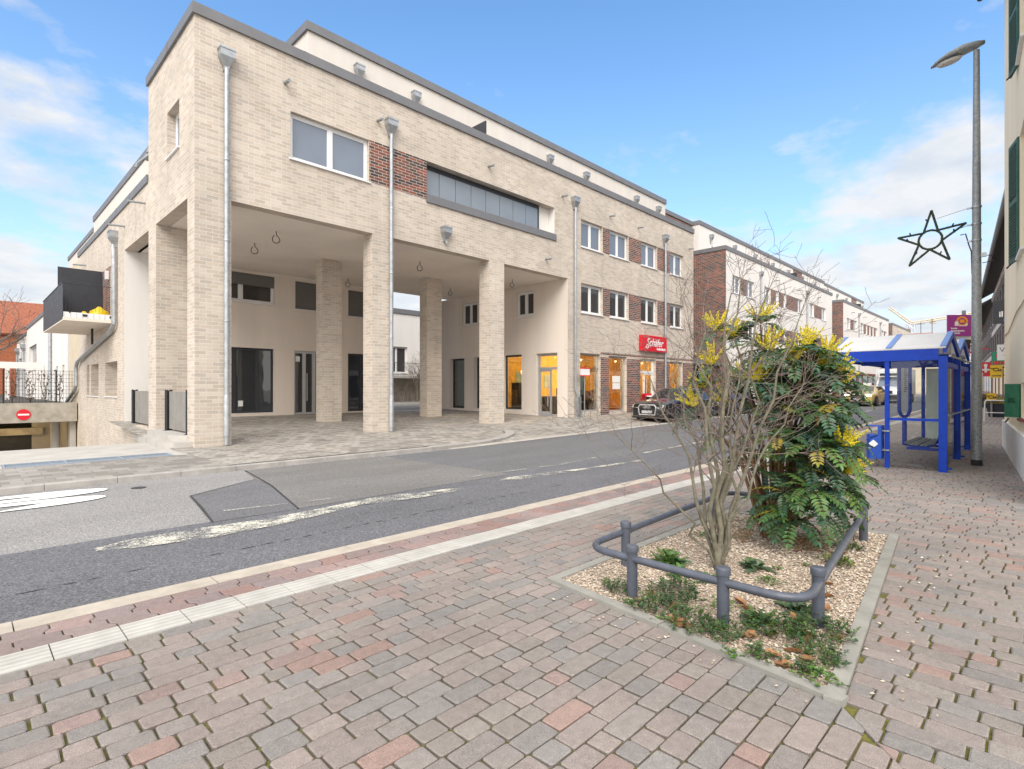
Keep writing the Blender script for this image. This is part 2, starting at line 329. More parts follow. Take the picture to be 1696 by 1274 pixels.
# ------------------------------------------------------------------ mesh helpers
ORG = {}
class MB:
    def __init__(s): s.v = []; s.f = []; s.m = []; s.c = []; s.sm = False
    def poly(s, pts, mat=0, col=None):
        n = len(s.v); s.v += [tuple(p) for p in pts]; s.f.append(tuple(range(n, n + len(pts)))); s.m.append(mat); s.c.append(col)
    def box(s, x0, x1, y0, y1, z0, z1, mat=0, col=None):
        n = len(s.v)
        s.v += [(x0, y0, z0), (x1, y0, z0), (x1, y1, z0), (x0, y1, z0), (x0, y0, z1), (x1, y0, z1), (x1, y1, z1), (x0, y1, z1)]
        for f in ((0, 3, 2, 1), (4, 5, 6, 7), (0, 1, 5, 4), (1, 2, 6, 5), (2, 3, 7, 6), (3, 0, 4, 7)):
            s.f.append(tuple(n + i for i in f)); s.m.append(mat); s.c.append(col)
    def ab(s, ax, c, u0, u1, d0, d1, z0, z1, mat=0):
        if ax == 'y': s.box(u0, u1, c + d0, c + d1, z0, z1, mat)
        else: s.box(c + d0, c + d1, u0, u1, z0, z1, mat)
    def obox(s, o, a, b, cc, mat=0):
        """box from corner o with edge vectors a, b, cc"""
        o, a, b, cc = Vector(o), Vector(a), Vector(b), Vector(cc)
        p = [o, o + a, o + a + b, o + b]; p += [q + cc for q in p]; n = len(s.v); s.v += [tuple(q) for q in p]
        fl = a.cross(b).dot(cc) < 0
        for f in ((0, 3, 2, 1), (4, 5, 6, 7), (0, 1, 5, 4), (1, 2, 6, 5), (2, 3, 7, 6), (3, 0, 4, 7)):
            if fl: f = f[::-1]
            s.f.append(tuple(n + i for i in f)); s.m.append(mat); s.c.append(None)
    def prism(s, pts, z0, z1, mat=0):
        """vertical prism over a counter-clockwise outline"""
        n = len(s.v); k = len(pts)
        s.v += [(p[0], p[1], z0 if len(p) < 3 else p[2]) for p in pts] + [(p[0], p[1], z1) for p in pts]
        s.f.append(tuple(n + k - 1 - i for i in range(k))); s.f.append(tuple(n + k + i for i in range(k)))
        for i in range(k):
            j = (i + 1) % k; s.f.append((n + i, n + j, n + k + j, n + k + i))
        s.m += [mat] * (k + 2); s.c += [None] * (k + 2)
    def tube(s, path, r, n=8, mat=0, caps=True, col=None):
        path = [Vector(p) for p in path]; rs = r if isinstance(r, (list, tuple)) else [r] * len(path)
        up = None; rings = []
        for i, p in enumerate(path):
            t = (path[min(i + 1, len(path) - 1)] - path[max(i - 1, 0)]).normalized()
            if up is None:
                up = Vector((0, 0, 1)) if abs(t.z) < .9 else Vector((1, 0, 0))
            up = (up - t * up.dot(t)); up = up.normalized() if up.length > 1e-6 else t.orthogonal().normalized()
            sd_ = t.cross(up); b0 = len(s.v)
            for k in range(n):
                a = 2 * math.pi * k / n; q = p + (up * math.cos(a) + sd_ * math.sin(a)) * rs[i]; s.v.append(tuple(q))
            rings.append(b0)
        for a, b in zip(rings, rings[1:]):
            for k in range(n):
                k2 = (k + 1) % n; s.f.append((a + k, b + k, b + k2, a + k2)); s.m.append(mat); s.c.append(col)
        if caps:
            s.f.append(tuple(rings[0] + k for k in range(n))); s.f.append(tuple(rings[-1] + n - 1 - k for k in range(n))); s.m += [mat] * 2; s.c += [col] * 2
    def lathe(s, prof, n=16, o=(0, 0, 0), axis='z', mat=0):
        """profile of (radius, height) turned about an axis through o"""
        b = len(s.v)
        for r, h in prof:
            for k in range(n):
                a = 2 * math.pi * k / n; x, y = r * math.cos(a), r * math.sin(a)
                q = (x, y, h) if axis == 'z' else ((x, h, y) if axis == 'y' else (h, x, y))
                s.v.append((o[0] + q[0], o[1] + q[1], o[2] + q[2]))
        for i in range(len(prof) - 1):
            for k in range(n):
                k2 = (k + 1) % n; f = (b + i * n + k, b + i * n + k2, b + (i + 1) * n + k2, b + (i + 1) * n + k)
                s.f.append(f if axis != 'y' else f[::-1]); s.m.append(mat); s.c.append(None)
        for i, fl in ((0, True), (len(prof) - 1, False)):
            f = tuple(b + i * n + k for k in range(n)); s.f.append(f[::-1] if fl != (axis == 'y') else f); s.m.append(mat); s.c.append(None)
    def build(s, name, mats, parent=None, smooth=None, uv=True, shift=None):
        """link everything collected as ONE mesh object under its parent"""
        off = Vector(shift) if shift is not None else (ORG.get(parent, Vector((0, 0, 0))) if parent else Vector((0, 0, 0)))
        me = bpy.data.meshes.new(name)
        V = np.array(s.v, dtype=np.float64).reshape(-1, 3)
        me.from_pydata((V - np.array(off)).tolist(), [], s.f)
        if isinstance(mats, str): mats = [mats]
        for m in mats: me.materials.append(MATS[m])
        if len(mats) > 1: me.polygons.foreach_set('material_index', s.m)
        if any(c is not None for c in s.c):
            at = me.attributes.new('Col', 'FLOAT_COLOR', 'FACE')
            at.data.foreach_set('color', np.array([(*(c or (.5, .5, .5)), 1.) for c in s.c], dtype=np.float32).ravel())
        if uv and len(s.f) < 20000:
            ul = me.uv_layers.new(name='UVMap'); nl = len(me.loops)
            co = np.array(s.v)[np.array([i for f in s.f for i in f])]
            nrm = np.zeros(len(s.f) * 3, dtype=np.float32); me.polygons.foreach_get('normal', nrm); nrm = np.abs(nrm.reshape(-1, 3))
            ln = np.repeat(np.arange(len(s.f)), [len(f) for f in s.f]); nn = nrm[ln]
            topm = nn[:, 2] >= np.maximum(nn[:, 0], nn[:, 1]) ; ym = nn[:, 1] >= nn[:, 0]
            U = np.where(topm, co[:, 0], np.where(ym, co[:, 0], co[:, 1] + .13)); W = np.where(topm, co[:, 1], co[:, 2])
            ul.data.foreach_set('uv', np.stack([U, W], 1).astype(np.float32).ravel())
        if smooth: 
            me.polygons.foreach_set('use_smooth', [True] * len(s.f))
            if isinstance(smooth, (int, float)) and smooth is not True: me.set_sharp_from_angle(angle=rad(smooth))
        me.update()
        o = bpy.data.objects.new(name, me); COL.objects.link(o)
        if parent is not None: o.parent = parent
        elif shift is not None: o.location = shift
        ORG[o] = off
        return o
def tag(o, label, cat, group=None):
    o['label'] = label; o['category'] = cat
    if group: o['group'] = group
    return o
def thing(name, label, cat, loc=(0, 0, 0), group=None, rz=0., local=False):
    o = bpy.data.objects.new(name, None); COL.objects.link(o); o.location = loc; o.rotation_euler = (0, 0, rz); o.empty_display_size = .3
    ORG[o] = Vector((0, 0, 0)) if local else Vector(loc)
    return tag(o, label, cat, group)
def structure(o): o['kind'] = 'structure'; return o
def copy_tree(o, parent=None):
    c = o.copy(); COL.objects.link(c); ORG[c] = ORG.get(o, Vector((0, 0, 0)))
    if parent is not None: c.parent = parent
    for ch in list(o.children): copy_tree(ch, c)
    return c
def wall(mb, ax, c, th, u0, u1, z0, z1, ops=(), mat=0, rev=None):
    """wall slab facing -Y (ax 'y') or -X (ax 'x') with rectangular openings and their reveals"""
    us = sorted({u0, u1, *[min(max(v, u0), u1) for o in ops for v in o[:2]]}); zs = sorted({z0, z1, *[min(max(v, z0), z1) for o in ops for v in o[2:4]]})
    def solid(i, j):
        if i < 0 or j < 0 or i >= len(us) - 1 or j >= len(zs) - 1: return False
        a, b = (us[i] + us[i + 1]) / 2, (zs[j] + zs[j + 1]) / 2
        return not any(o[0] < a < o[1] and o[2] < b < o[3] for o in ops)
    P = (lambda u, d, z: (u, c + d, z)) if ax == 'y' else (lambda u, d, z: (c + d, u, z))
    fl = ax == 'x'
    def q(pts, m): mb.poly(pts[::-1] if fl else pts, m)
    rm = mat if rev is None else rev
    for i in range(len(us) - 1):
        for j in range(len(zs) - 1):
            if not solid(i, j): continue
            a, b, e, f = us[i], us[i + 1], zs[j], zs[j + 1]
            q([P(a, 0, e), P(b, 0, e), P(b, 0, f), P(a, 0, f)], mat); q([P(b, th, e), P(a, th, e), P(a, th, f), P(b, th, f)], mat)
            if not solid(i - 1, j): q([P(a, th, e), P(a, 0, e), P(a, 0, f), P(a, th, f)], rm)
            if not solid(i + 1, j): q([P(b, 0, e), P(b, th, e), P(b, th, f), P(b, 0, f)], rm)
            if not solid(i, j - 1): q([P(a, th, e), P(b, th, e), P(b, 0, e), P(a, 0, e)], rm)
            if not solid(i, j + 1): q([P(a, 0, f), P(b, 0, f), P(b, th, f), P(a, th, f)], rm)
def window(parent, ax, c, u0, u1, z0, z1, n=2, set_=.16, fw=.075, frame='white_plastic', pane='upper_glass', sill='white_plastic', split=None, name='window', sillov=.06):
    mb = MB(); a, b = set_, set_ + .07; e = .004
    u0 += e; u1 -= e; z0 += e; z1 -= e
    mb.ab(ax, c, u0, u0 + fw, a, b, z0, z1); mb.ab(ax, c, u1 - fw, u1, a, b, z0, z1)
    mb.ab(ax, c, u0 + fw, u1 - fw, a, b, z0, z0 + fw); mb.ab(ax, c, u0 + fw, u1 - fw, a, b, z1 - fw, z1)
    cuts = split or [u0 + (u1 - u0) * k / n for k in range(1, n)]
    for k in cuts: mb.ab(ax, c, k - fw * .75, k + fw * .75, a - .005, b, z0 + fw, z1 - fw)
    f = mb.build(name, frame, parent)
    ed = [u0 + fw] + [x for k in cuts for x in (k - fw * .75, k + fw * .75)] + [u1 - fw]
    g = MB()
    for k in range(0, len(ed), 2):
        # the sash, a step behind the frame, and the glass behind that
        g.ab(ax, c, ed[k] + .035, ed[k + 1] - .035, a + .035, a + .045, z0 + fw + .035, z1 - fw - .035)
    s = MB()
    for k in range(0, len(ed), 2):
        p, q = ed[k], ed[k + 1]; zz0, zz1 = z0 + fw, z1 - fw
        s.ab(ax, c, p, p + .035, a + .012, a + .06, zz0, zz1); s.ab(ax, c, q - .035, q, a + .012, a + .06, zz0, zz1)
        s.ab(ax, c, p + .035, q - .035, a + .012, a + .06, zz0, zz0 + .035); s.ab(ax, c, p + .035, q - .035, a + .012, a + .06, zz1 - .035, zz1)
    s.build('sash', frame, f); g.build('pane', pane, f)
    if sill:
        m2 = MB(); m2.ab(ax, c, u0 - .05 - e, u1 + .05 + e, -sillov, -.002, z0 - .05, z0 - .012); m2.ab(ax, c, u0, u1, -.002, a, z0 - .012 - .03, z0 - .006); m2.build('sill', sill, f)
    return f
def text_mb(mb, body, o, right, up, size, mat=0, thick=.004, shear=0., bold=0., align='LEFT'):
    cu = bpy.data.curves.new('lettering', 'FONT'); cu.body = body; cu.size = size; cu.shear = shear; cu.offset = bold; cu.align_x = align
    cu.resolution_u = 3
    ob = bpy.data.objects.new('lettering', cu); COL.objects.link(ob)
    bpy.context.view_layer.update()
    me = bpy.data.meshes.new_from_object(ob.evaluated_get(bpy.context.evaluated_depsgraph_get()))
    o, right, up = Vector(o), Vector(right), Vector(up); nrm = right.cross(up).normalized()
    b = len(mb.v); k = len(me.vertices)
    for v in me.vertices: mb.v.append(tuple(o + right * v.co.x + up * v.co.y + nrm * thick))
    for p in me.polygons:
        mb.f.append(tuple(b + i for i in p.vertices)); mb.m.append(mat); mb.c.append(None)
    bpy.data.objects.remove(ob); bpy.data.curves.remove(cu); bpy.data.meshes.remove(me)
# ------------------------------------------------------------------ ground
def rise(x): return .012 * (min(max(x, 10.), 60.) - 10.)
def interp(x, pts):
    if x <= pts[0][0]: return pts[0][1]
    for (a, b), (c, d) in zip(pts, pts[1:]):
        if x <= c: return b + (d - b) * (x - a) / (c - a)
    return pts[-1][1]
def sheet(mb, x0, x1, y0, y1, dz, mat=0):
    xs = sorted({x0, x1, *[v for v in (10., 60.) if x0 < v < x1]})
    for a, b in zip(xs, xs[1:]):
        mb.poly([(a, y0, rise(a) + dz), (b, y0, rise(b) + dz), (b, y1, rise(b) + dz), (a, y1, rise(a) + dz)], mat)
m = MB(); m.poly([(-1500, -1500, -3.8), (1500, -1500, -3.8), (1500, 1500, -3.8), (-1500, 1500, -3.8)])
structure(m.build('ground', 'concrete'))
m = MB(); sheet(m, -60, 300, 5.05, 12.2, -.1); structure(m.build('road', 'asphalt_old'))
def road_patch(name, pts, mat, dz):
    mb = MB(); mb.poly([(x, y, -.1 + rise(x) + dz) for x, y in pts]); return structure(mb.build(name, mat))
def ribbon(name, pts, mat, dz):
    """strip along a line of (x, y, width)"""
    mb = MB(); L = []
    for i, (x, y, wd) in enumerate(pts):
        a, b = pts[max(i - 1, 0)], pts[min(i + 1, len(pts) - 1)]; d = Vector((b[0] - a[0], b[1] - a[1])).normalized()
        L.append([(x - d.y * s * wd / 2, y + d.x * s * wd / 2) for s in (-1, 1)])
    for p, q in zip(L, L[1:]):
        mb.poly([(x, y, -.1 + rise(x) + dz) for x, y in (p[0], q[0], q[1], p[1])])
    return structure(mb.build(name, mat))
m = MB(); sheet(m, -60, 300, 5.05, 7.56, -.096); structure(m.build('road_strip', 'asphalt_new'))
m = MB(); sheet(m, 7.4, 300, 7.56, 11.7, -.096); structure(m.build('road_surface', 'asphalt_patch'))
road_patch('road_patch', [(2.24, 7.50), (3.33, 7.46), (3.80, 9.6), (3.86, 10.45), (2.55, 9.56), (2.42, 8.6)], 'asphalt_patch', .008)
road_patch('road_patch', [(3.35, 7.48), (7.6, 7.5), (7.5, 9.2), (7.3, 11.75), (4.12, 11.72), (3.86, 10.4), (3.82, 9.6)], 'asphalt_brown', .008)
ribbon('road_seam', [(3.34, 7.47, .03), (3.81, 9.6, .035), (4.12, 11.7, .03)], 'tar', .012)
ribbon('road_seam', [(2.25, 7.5, .025), (2.42, 8.6, .04), (2.55, 9.56, .03), (3.86, 10.45, .02)], 'tar', .012)
for k in range(34):
    x = -.6 + k * .24 + RND.uniform(-.04, .04); ln = RND.uniform(.08, .22)
    if RND.random() < .8: ribbon('road_seam', [(x, 6.03 + RND.uniform(-.012, .012), .006), (x + ln / 2, 6.03 + RND.uniform(-.01, .01), .022), (x + ln, 6.03 + RND.uniform(-.012, .012), .006)], 'tar', .008)
ribbon('road_marking', [(1.0, 7.06, .12), (1.3, 7.06, .42), (2.0, 6.98, .55), (2.8, 6.95, .42), (3.6, 7.08, .32), (4.4, 7.25, .22), (5.1, 7.22, .12)], 'worn_paint', .016)
ribbon('road_marking', [(3.9, 7.2, .10), (4.4, 7.05, .22), (5.0, 7.0, .34), (5.6, 6.98, .30), (5.95, 6.96, .08)], 'worn_paint', .02)
ribbon('road_marking', [(6.9, 7.05, .10), (7.3, 7.05, .34), (8.0, 6.98, .26), (9.0, 6.85, .17), (10., 6.78, .14), (11.4, 6.62, .12)], 'worn_paint', .016)
ribbon('road_marking', [(2.55, 8.05, .10), (3.3, 7.9, .09), (4.2, 7.75, .07)], 'worn_faint', .016)
ribbon('road_marking', [(6.7, 7.75, .07), (8.0, 7.72, .10), (9.4, 7.6, .12), (10., 7.66, .1), (11.2, 7.75, .06)], 'worn_faint', .02)
ribbon('road_marking', [(12.0, 7.3, .11), (15.5, 7.35, .13), (18.8, 7.3, .12)], 'worn_paint', .016)
for xx in (24., 34., 46.): ribbon('road_marking', [(xx, 7.4, .13), (xx + 5, 7.4, .13)], 'worn_paint', .016)
# faded speed figures "30" lying along the far lane, read from the far end of the street
def stroke(mb, pts, wd, z):
    L = []
    for i, p in enumerate(pts):
        a, b = pts[max(i - 1, 0)], pts[min(i + 1, len(pts) - 1)]; d = Vector((b[0] - a[0], b[1] - a[1])).normalized()
        L.append([(p[0] - d.y * s * wd(d) / 2, p[1] + d.x * s * wd(d) / 2, z) for s in (-1, 1)])
    for p, q in zip(L, L[1:]): mb.poly([p[0], q[0], q[1], p[1]])
def arc(cx, cy, rx, ry, a0, a1, n=14): return [(cx + rx * math.cos(rad(a0 + (a1 - a0) * i / n)), cy + ry * math.sin(rad(a0 + (a1 - a0) * i / n))) for i in range(n + 1)]
def figure(cy, xe, slit, near_from):
    """lower end of a stretched road figure: two bars closing in a round foot, cut into short quads"""
    m = MB(); xs = [-1.6 + k * .1 for k in range(1 + int((xe + 1.6) / .1))] + [xe]
    def wo(x): t = max(0., (x - xe + .95) / .95); return .325 * math.sqrt(max(0., 1 - t * t)) + .004
    def wi(x): t = max(0., (x - slit + .7) / .7); return .07 * math.sqrt(max(0., 1 - t * t)) if x < slit else 0.
    for a, b in zip(xs, xs[1:]):
        for s_ in (1, -1):
            if s_ < 0 and b <= near_from: continue
            k = min(1., max(.12, (a - near_from) / .5 + .12)) if s_ < 0 else 1.; k2 = min(1., max(.12, (b - near_from) / .5 + .12)) if s_ < 0 else 1.
            q = [(a, cy + s_ * wo(a), -.086), (b, cy + s_ * wo(b), -.086), (b, cy + s_ * (wo(b) - (wo(b) - wi(b)) * k2), -.086), (a, cy + s_ * (wo(a) - (wo(a) - wi(a)) * k), -.086)]
            m.poly(q if s_ < 0 else q[::-1])
    structure(m.build('road_marking', 'road_white'))
figure(11.19, 1.76, .85, -9); figure(10.47, 1.62, .9, .35)
t = MB(); t.lathe([(.11, -.1), (.11, -.092)], 16, (2.15, 11.0, 0)); tag(t.build('valve_cover', 'tar', shift=(2.15, 11.0, -.1)), 'small dark oval valve cover in the road beyond the white figures', 'cover')

# near kerb, red zigzag pavers and ribbed guidance plates
m = MB()
def extr(mb, prof, x0, x1, mat=0, lift=rise):
    n = len(mb.v); k = len(prof)
    mb.v += [(x0, y, z + lift(x0)) for y, z in prof] + [(x1, y, z + lift(x1)) for y, z in prof]
    for i in range(k):
        j = (i + 1) % k; mb.f.append((n + i, n + k + i, n + k + j, n + j)); mb.m.append(mat); mb.c.append(None)
    mb.f += [tuple(n + i for i in range(k)), tuple(n + 2 * k - 1 - i for i in range(k))]; mb.m += [mat] * 2; mb.c += [None] * 2
x = .258 - 1.24 * 4
while x < 60:
    ln = 1.24; e = RND.uniform(-.004, .004)
    extr(m, [(4.84, -.2), (4.84, e), (5.06, e), (5.085, -.025), (5.09, -.2)], x + .004, x + ln - .004); x += ln
structure(m.build('kerb', 'kerb_granite'))
def outline_piece(mb, pts, z, col, ch=.004, tilt=.0015, depth=.03):
    k = len(pts); cx = sum(p[0] for p in pts) / k; cy = sum(p[1] for p in pts) / k
    n = len(mb.v); ta, tb, tz = RND.gauss(0, tilt) * 6, RND.gauss(0, tilt) * 6, RND.gauss(0, tilt)
    def zz(x, y): return z + rise(x) + tz + ta * (x - cx) + tb * (y - cy)
    for px_, py_ in pts: mb.v.append((px_, py_, zz(px_, py_) - depth))
    for px_, py_ in pts: mb.v.append((px_, py_, zz(px_, py_) - ch))
    for px_, py_ in pts:
        d = max(1e-4, math.hypot(px_ - cx, py_ - cy)); s = max(.3, 1 - ch * 1.7 / d); qx, qy = cx + (px_ - cx) * s, cy + (py_ - cy) * s
        mb.v.append((qx, qy, zz(qx, qy)))
    for r in (0, 1):
        for i in range(k):
            j = (i + 1) % k; mb.f.append((n + r * k + i, n + r * k + j, n + (r + 1) * k + j, n + (r + 1) * k + i)); mb.m.append(0); mb.c.append(tuple(c * .8 for c in col) if r == 0 else col)
    mb.f.append(tuple(n + 2 * k + i for i in range(k))); mb.m.append(0); mb.c.append(col)
m = MB(); d = .035
for row, (ya, yb) in enumerate(((4.645, 4.832), (4.45, 4.641))):
    x = -2. + row * .12
    while x < 34:
        c = RND.choice([(.255, .195, .185), (.24, .19, .18), (.275, .20, .185), (.25, .20, .195), (.28, .185, .165)]); f = RND.uniform(.9, 1.1)
        h = yb - ya; s = d if row == 0 else -d
        L = [(x, ya), (x, ya + h * .28), (x + s, ya + h * .5), (x + s, yb)]; R = [(p[0] + .231, p[1]) for p in L]
        outline_piece(m, [L[0], R[0], R[1], R[2], R[3], L[3], L[2], L[1]], 0, tuple(v * f for v in c)); x += .24
structure(m.build('zigzag_paving', 'paver', uv=False))
m = MB(); x = .396 - .36 * 8
while x < 40:
    z = rise(x); e = RND.uniform(-.002, .002)
    m.box(x + .003, x + .356, 4.155, 4.44, z - .05, z + e + .001); x += .36
structure(m.build('guidance_strip', 'tactile'))
# individual pavers
m = MB(); sheet(m, -30, 26, -4, 4.86, -.018); structure(m.build('paving_bed', 'joint'))
m = MB(); sheet(m, 24, 300, -12, 4.86, -.004); structure(m.build('far_pavement', 'street_pave'))
PLF, PLL, PLR, PLB = (3.11, .72), (3.42, 2.95), (7.12, 1.11), (6.98, 2.93)
def linB(x): return .72 + (.92 if x < 3.11 else .097) * (x - 3.11) if x < 7.12 else 2.9
def in_planter(x, y, g=0.):
    ps = [PLF, PLR, PLB, PLL]
    return all((b[0] - a[0]) * (y - a[1]) - (b[1] - a[1]) * (x - a[0]) > g * math.hypot(b[0] - a[0], b[1] - a[1]) for a, b in zip(ps, ps[1:] + ps[:1]))
def clip(pts, f):
    out = []
    for a, b in zip(pts, pts[1:] + pts[:1]):
        fa, fb = f(a), f(b)
        if fa >= 0: out.append(a)
        if (fa > 0) != (fb > 0) and fa != fb: t = fa / (fa - fb); out.append((a[0] + (b[0] - a[0]) * t, a[1] + (b[1] - a[1]) * t))
    return out
PCOL = [(.236, .211, .195)] * 5 + [(.25, .214, .196)] * 6 + [(.222, .205, .194)] * 4 + [(.264, .222, .202)] * 4 + [(.24, .213, .19)] * 3 + [(.28, .196, .17), (.268, .20, .18), (.21, .197, .188)]
def paver(mb, x0, x1, y0, y1, keep):
    cx, cy = (x0 + x1) / 2, (y0 + y1) / 2
    if in_planter(cx, cy, .12): return
    r = RND.uniform(.006, .012); j = lambda: RND.uniform(-.0025, .0025); gx, gy = (.006, .0040) if keep is knear else (.0040, .006)
    x0 += gx; x1 -= gx; y0 += gy; y1 -= gy
    pts = [(x0 + r, y0), (x1 - r, y0), (x1, y0 + r), (x1, y1 - r), (x1 - r, y1), (x0 + r, y1), (x0, y1 - r), (x0, y0 + r)]
    pts = [(p[0] + j(), p[1] + j()) for p in pts]
    pts = clip(pts, keep)
    if len(pts) < 3: return
    ar = abs(sum(a[0] * b[1] - a[1] * b[0] for a, b in zip(pts, pts[1:] + pts[:1]))) / 2
    if ar < .0036: return
    c = RND.choice(PCOL); f = RND.uniform(.92, 1.08)
    outline_piece(mb, pts, -.001, tuple(v * f for v in c), .0045, .0014)
def knear(p):
    x = p[0]
    return (p[1] - linB(x)) if x < 7.12 else p[1] - 2.9
m = MB(); P = .127; y = 4.15
LENS = [.127, .16, .16, .19, .19, .23, .27, .27, .30]
while y > -1.6:
    x = -1.2 + RND.uniform(-.2, .2)
    while x < 26:
        ln = RND.choice(LENS)
        if x < 9 or y > 2.7: paver(m, x, x + ln, y - P, y, knear)
        x += ln
    y -= P
x = 1.9
while x < 26:
    y = -1.6 + RND.uniform(-.2, .2)
    while y < 2.9:
        ln = RND.choice(LENS)
        if y < linB(x) + .3: paver(m, x, x + P, y, y + ln, lambda p: -knear(p))
        y += ln
    x += P
structure(m.build('pavement', 'paver', uv=False))

# far side: pavement, forecourt, drain, ramp
ZF = [(3.9, .01), (10, .12), (15.9, .15), (20, .21), (33, .34), (42, .42)]
EDGE = [(3.9, 11.97), (9, 11.97), (11, 12.12), (12.3, 12.5), (13.3, 13.1), (13.85, 13.8), (14., 14.9)]
def zfore(x, y):
    e = interp(x, EDGE); f = interp(x, ZF)
    if y <= 16: return 0. + f * max(0, (y - e)) / (16 - e)
    return f + (.36 - f) * min(1, (y - 16) / 9)
m = MB(); xs = [3.9, 5, 6.5, 8, 9, 10, 11, 12.3, 12.8, 13.3, 13.6, 13.85, 14.]
for a, b in zip(xs, xs[1:]):
    for k in range(7):
        def yy(x, k): e = interp(x, EDGE) + .14; return [e, e + (16 - e) * .35, e + (16 - e) * .7, 16, 18.5, 21.5, 25.0, 25.0][k]
        if yy(a, k) == yy(a, k + 1): continue
        m.poly([(x, yy(x, q), zfore(x, yy(x, q))) for x, q in ((a, k), (b, k), (b, k + 1), (a, k + 1))])
structure(m.build('forecourt', 'forecourt_pave'))
m = MB(); xs = [14., 16, 18, 20.13]
for a, b in zip(xs, xs[1:]):
    for y0, y1 in ((16, 18.5), (18.5, 21.5), (21.5, 25.0)):
        m.poly([(a, y0, zfore(a, y0)), (b, y0, zfore(b, y0)), (b, y1, zfore(b, y1)), (a, y1, zfore(a, y1))])
structure(m.build('passage_floor', 'forecourt_pave'))
m = MB(); xs = [9, 11, 12.3, 13.3, 14, 16, 18, 20, 24, 28, 33, 42, 60]
zb = lambda x, t: (-.092 + rise(x)) * (1 - t) + (interp(x, ZF) - .012 * (x < 14)) * t
for a, b in zip(xs, xs[1:]):
    for t0, t1 in ((0, .35), (.35, .7), (.7, 1)):
        m.poly([(a, 11.95 + 4.05 * t0, zb(a, t0)), (b, 11.95 + 4.05 * t0, zb(b, t0)), (b, 11.95 + 4.05 * t1, zb(b, t1)), (a, 11.95 + 4.05 * t1, zb(a, t1))])
structure(m.build('parking_bay', 'forecourt_pave'))
m = MB(); sheet(m, 60, 300, 11.95, 30, -.09); structure(m.build('far_side_pavement', 'street_pave'))
m = MB(); x = 9.6
while x < 58: extr(m, [(11.72, -.2), (11.72, -.088), (11.96, -.084), (11.96, -.2)], x, x + .98); x += 1.
structure(m.build('gutter', 'gutter_stone'))
m = MB(); x = -20.
while x < 9: extr(m, [(11.83, -.2), (11.85, -.01), (11.88, .004), (12.0, .004), (12.0, -.2)], x + .004, min(9, x + .996)); x += 1.
cr = [(9, 11.83)] + [(a, b - .14) for a, b in EDGE[2:]]; ci = [(9, 12.0)] + [(a - .02, b + .02) for a, b in EDGE[2:]]
ci = [(9, 12.01), (10.95, 12.16), (12.2, 12.58), (13.17, 13.2), (13.7, 13.88), (13.84, 14.9)]; cr = [(9, 11.83), (11, 11.95), (12.38, 12.36), (13.42, 12.98), (14.0, 13.72), (14.15, 14.9)]
for i in range(5):
    a, b, c, d_ = cr[i], cr[i + 1], ci[i + 1], ci[i]
    zt = [.004 + (.10 if i_ >= 4 else .055 if i_ == 3 else 0.02 if i_ == 2 else 0.) for i_ in (i, i + 1)]
    n = len(m.v); m.v += [(*a, -.2), (*b, -.2), (*c, -.2), (*d_, -.2), (*a, zt[0] - .01), (*b, zt[1] - .01), (*c, zt[1] + .012), (*d_, zt[0] + .012)]
    for f in ((4, 5, 6, 7), (0, 1, 5, 4), (1, 2, 6, 5), (2, 3, 7, 6), (3, 0, 4, 7)): m.f.append(tuple(n + q for q in f)); m.m.append(0); m.c.append(None)
structure(m.build('far_kerb', 'kerb_grey'))
m = MB(); m.poly([(-60, 11.99, 0), (3.9, 11.99, 0), (3.9, 14.74, 0.004), (-60, 14.74, 0.004)]); structure(m.build('sidewalk', 'sidewalk_pave'))
m = MB(); m.poly([(-60, 14.74, .0), (.62, 14.74, 0), (.62, 15.5, 0), (-60, 15.5, 0)]); m.poly([(3.62, 14.74, 0), (3.9, 14.74, .004), (3.9, 15.5, .004), (3.62, 15.5, 0)])
m.poly([(-60, 15.5, .0), (3.9, 15.5, .0), (3.9, 18.9, 0), (-60, 18.9, 0)])
structure(m.build('ramp_apron', 'concrete'))
m = MB(); m.poly([(-2.6, 18.9, 0), (4.36, 18.9, 0), (4.36, 36.6, -2.95), (-2.6, 36.6, -2.95)]); m.poly([(3.9, 15.5, 0.002), (4.36, 15.5, 0.002), (4.36, 18.9, 0.0), (3.9, 18.9, 0)])
structure(m.build('garage_ramp', 'concrete'))
m = MB(); m.poly([(-60, 18.9, 0), (-2.8, 18.9, 0), (-2.8, 36, 0), (-60, 36, 0)]); structure(m.build('side_ground', 'concrete'))
m = MB(); m.box(-60, 4.2, 36.35, 140, .1, .8); structure(m.build('garden_ground', 'soil'))
m = MB(); m.poly([(4.4, 25.0, .36), (70, 25.0, .4), (70, 120, .7), (4.4, 120, .7)]); structure(m.build('courtyard', 'forecourt_pave'))
t = thing('drain_grate', 'long pale blue-grey metal drain grate across the ramp apron', 'drain', (2.1, 14.95, 0))
m = MB(); m.box(.63, 3.61, 14.755, 14.785, -.06, .006); m.box(.63, 3.61, 15.455, 15.485, -.06, .006)
for xx in (.63, 1.62, 2.6, 3.58): m.box(xx, xx + .03, 14.785, 15.455, -.06, .006)
m.build('frame', 'grate', t); m = MB(); x = .675
while x < 3.56: 
    if not any(abs(x - v - .015) < .035 for v in (1.62, 2.6)): m.box(x, x + .022, 14.786, 15.094, -.03, .002)
    x += .04
m.build('bars', 'grate', t); m = MB(); m.box(.66, 3.58, 14.785, 15.455, -.1, -.055); m.build('channel', 'dark_metal', t)
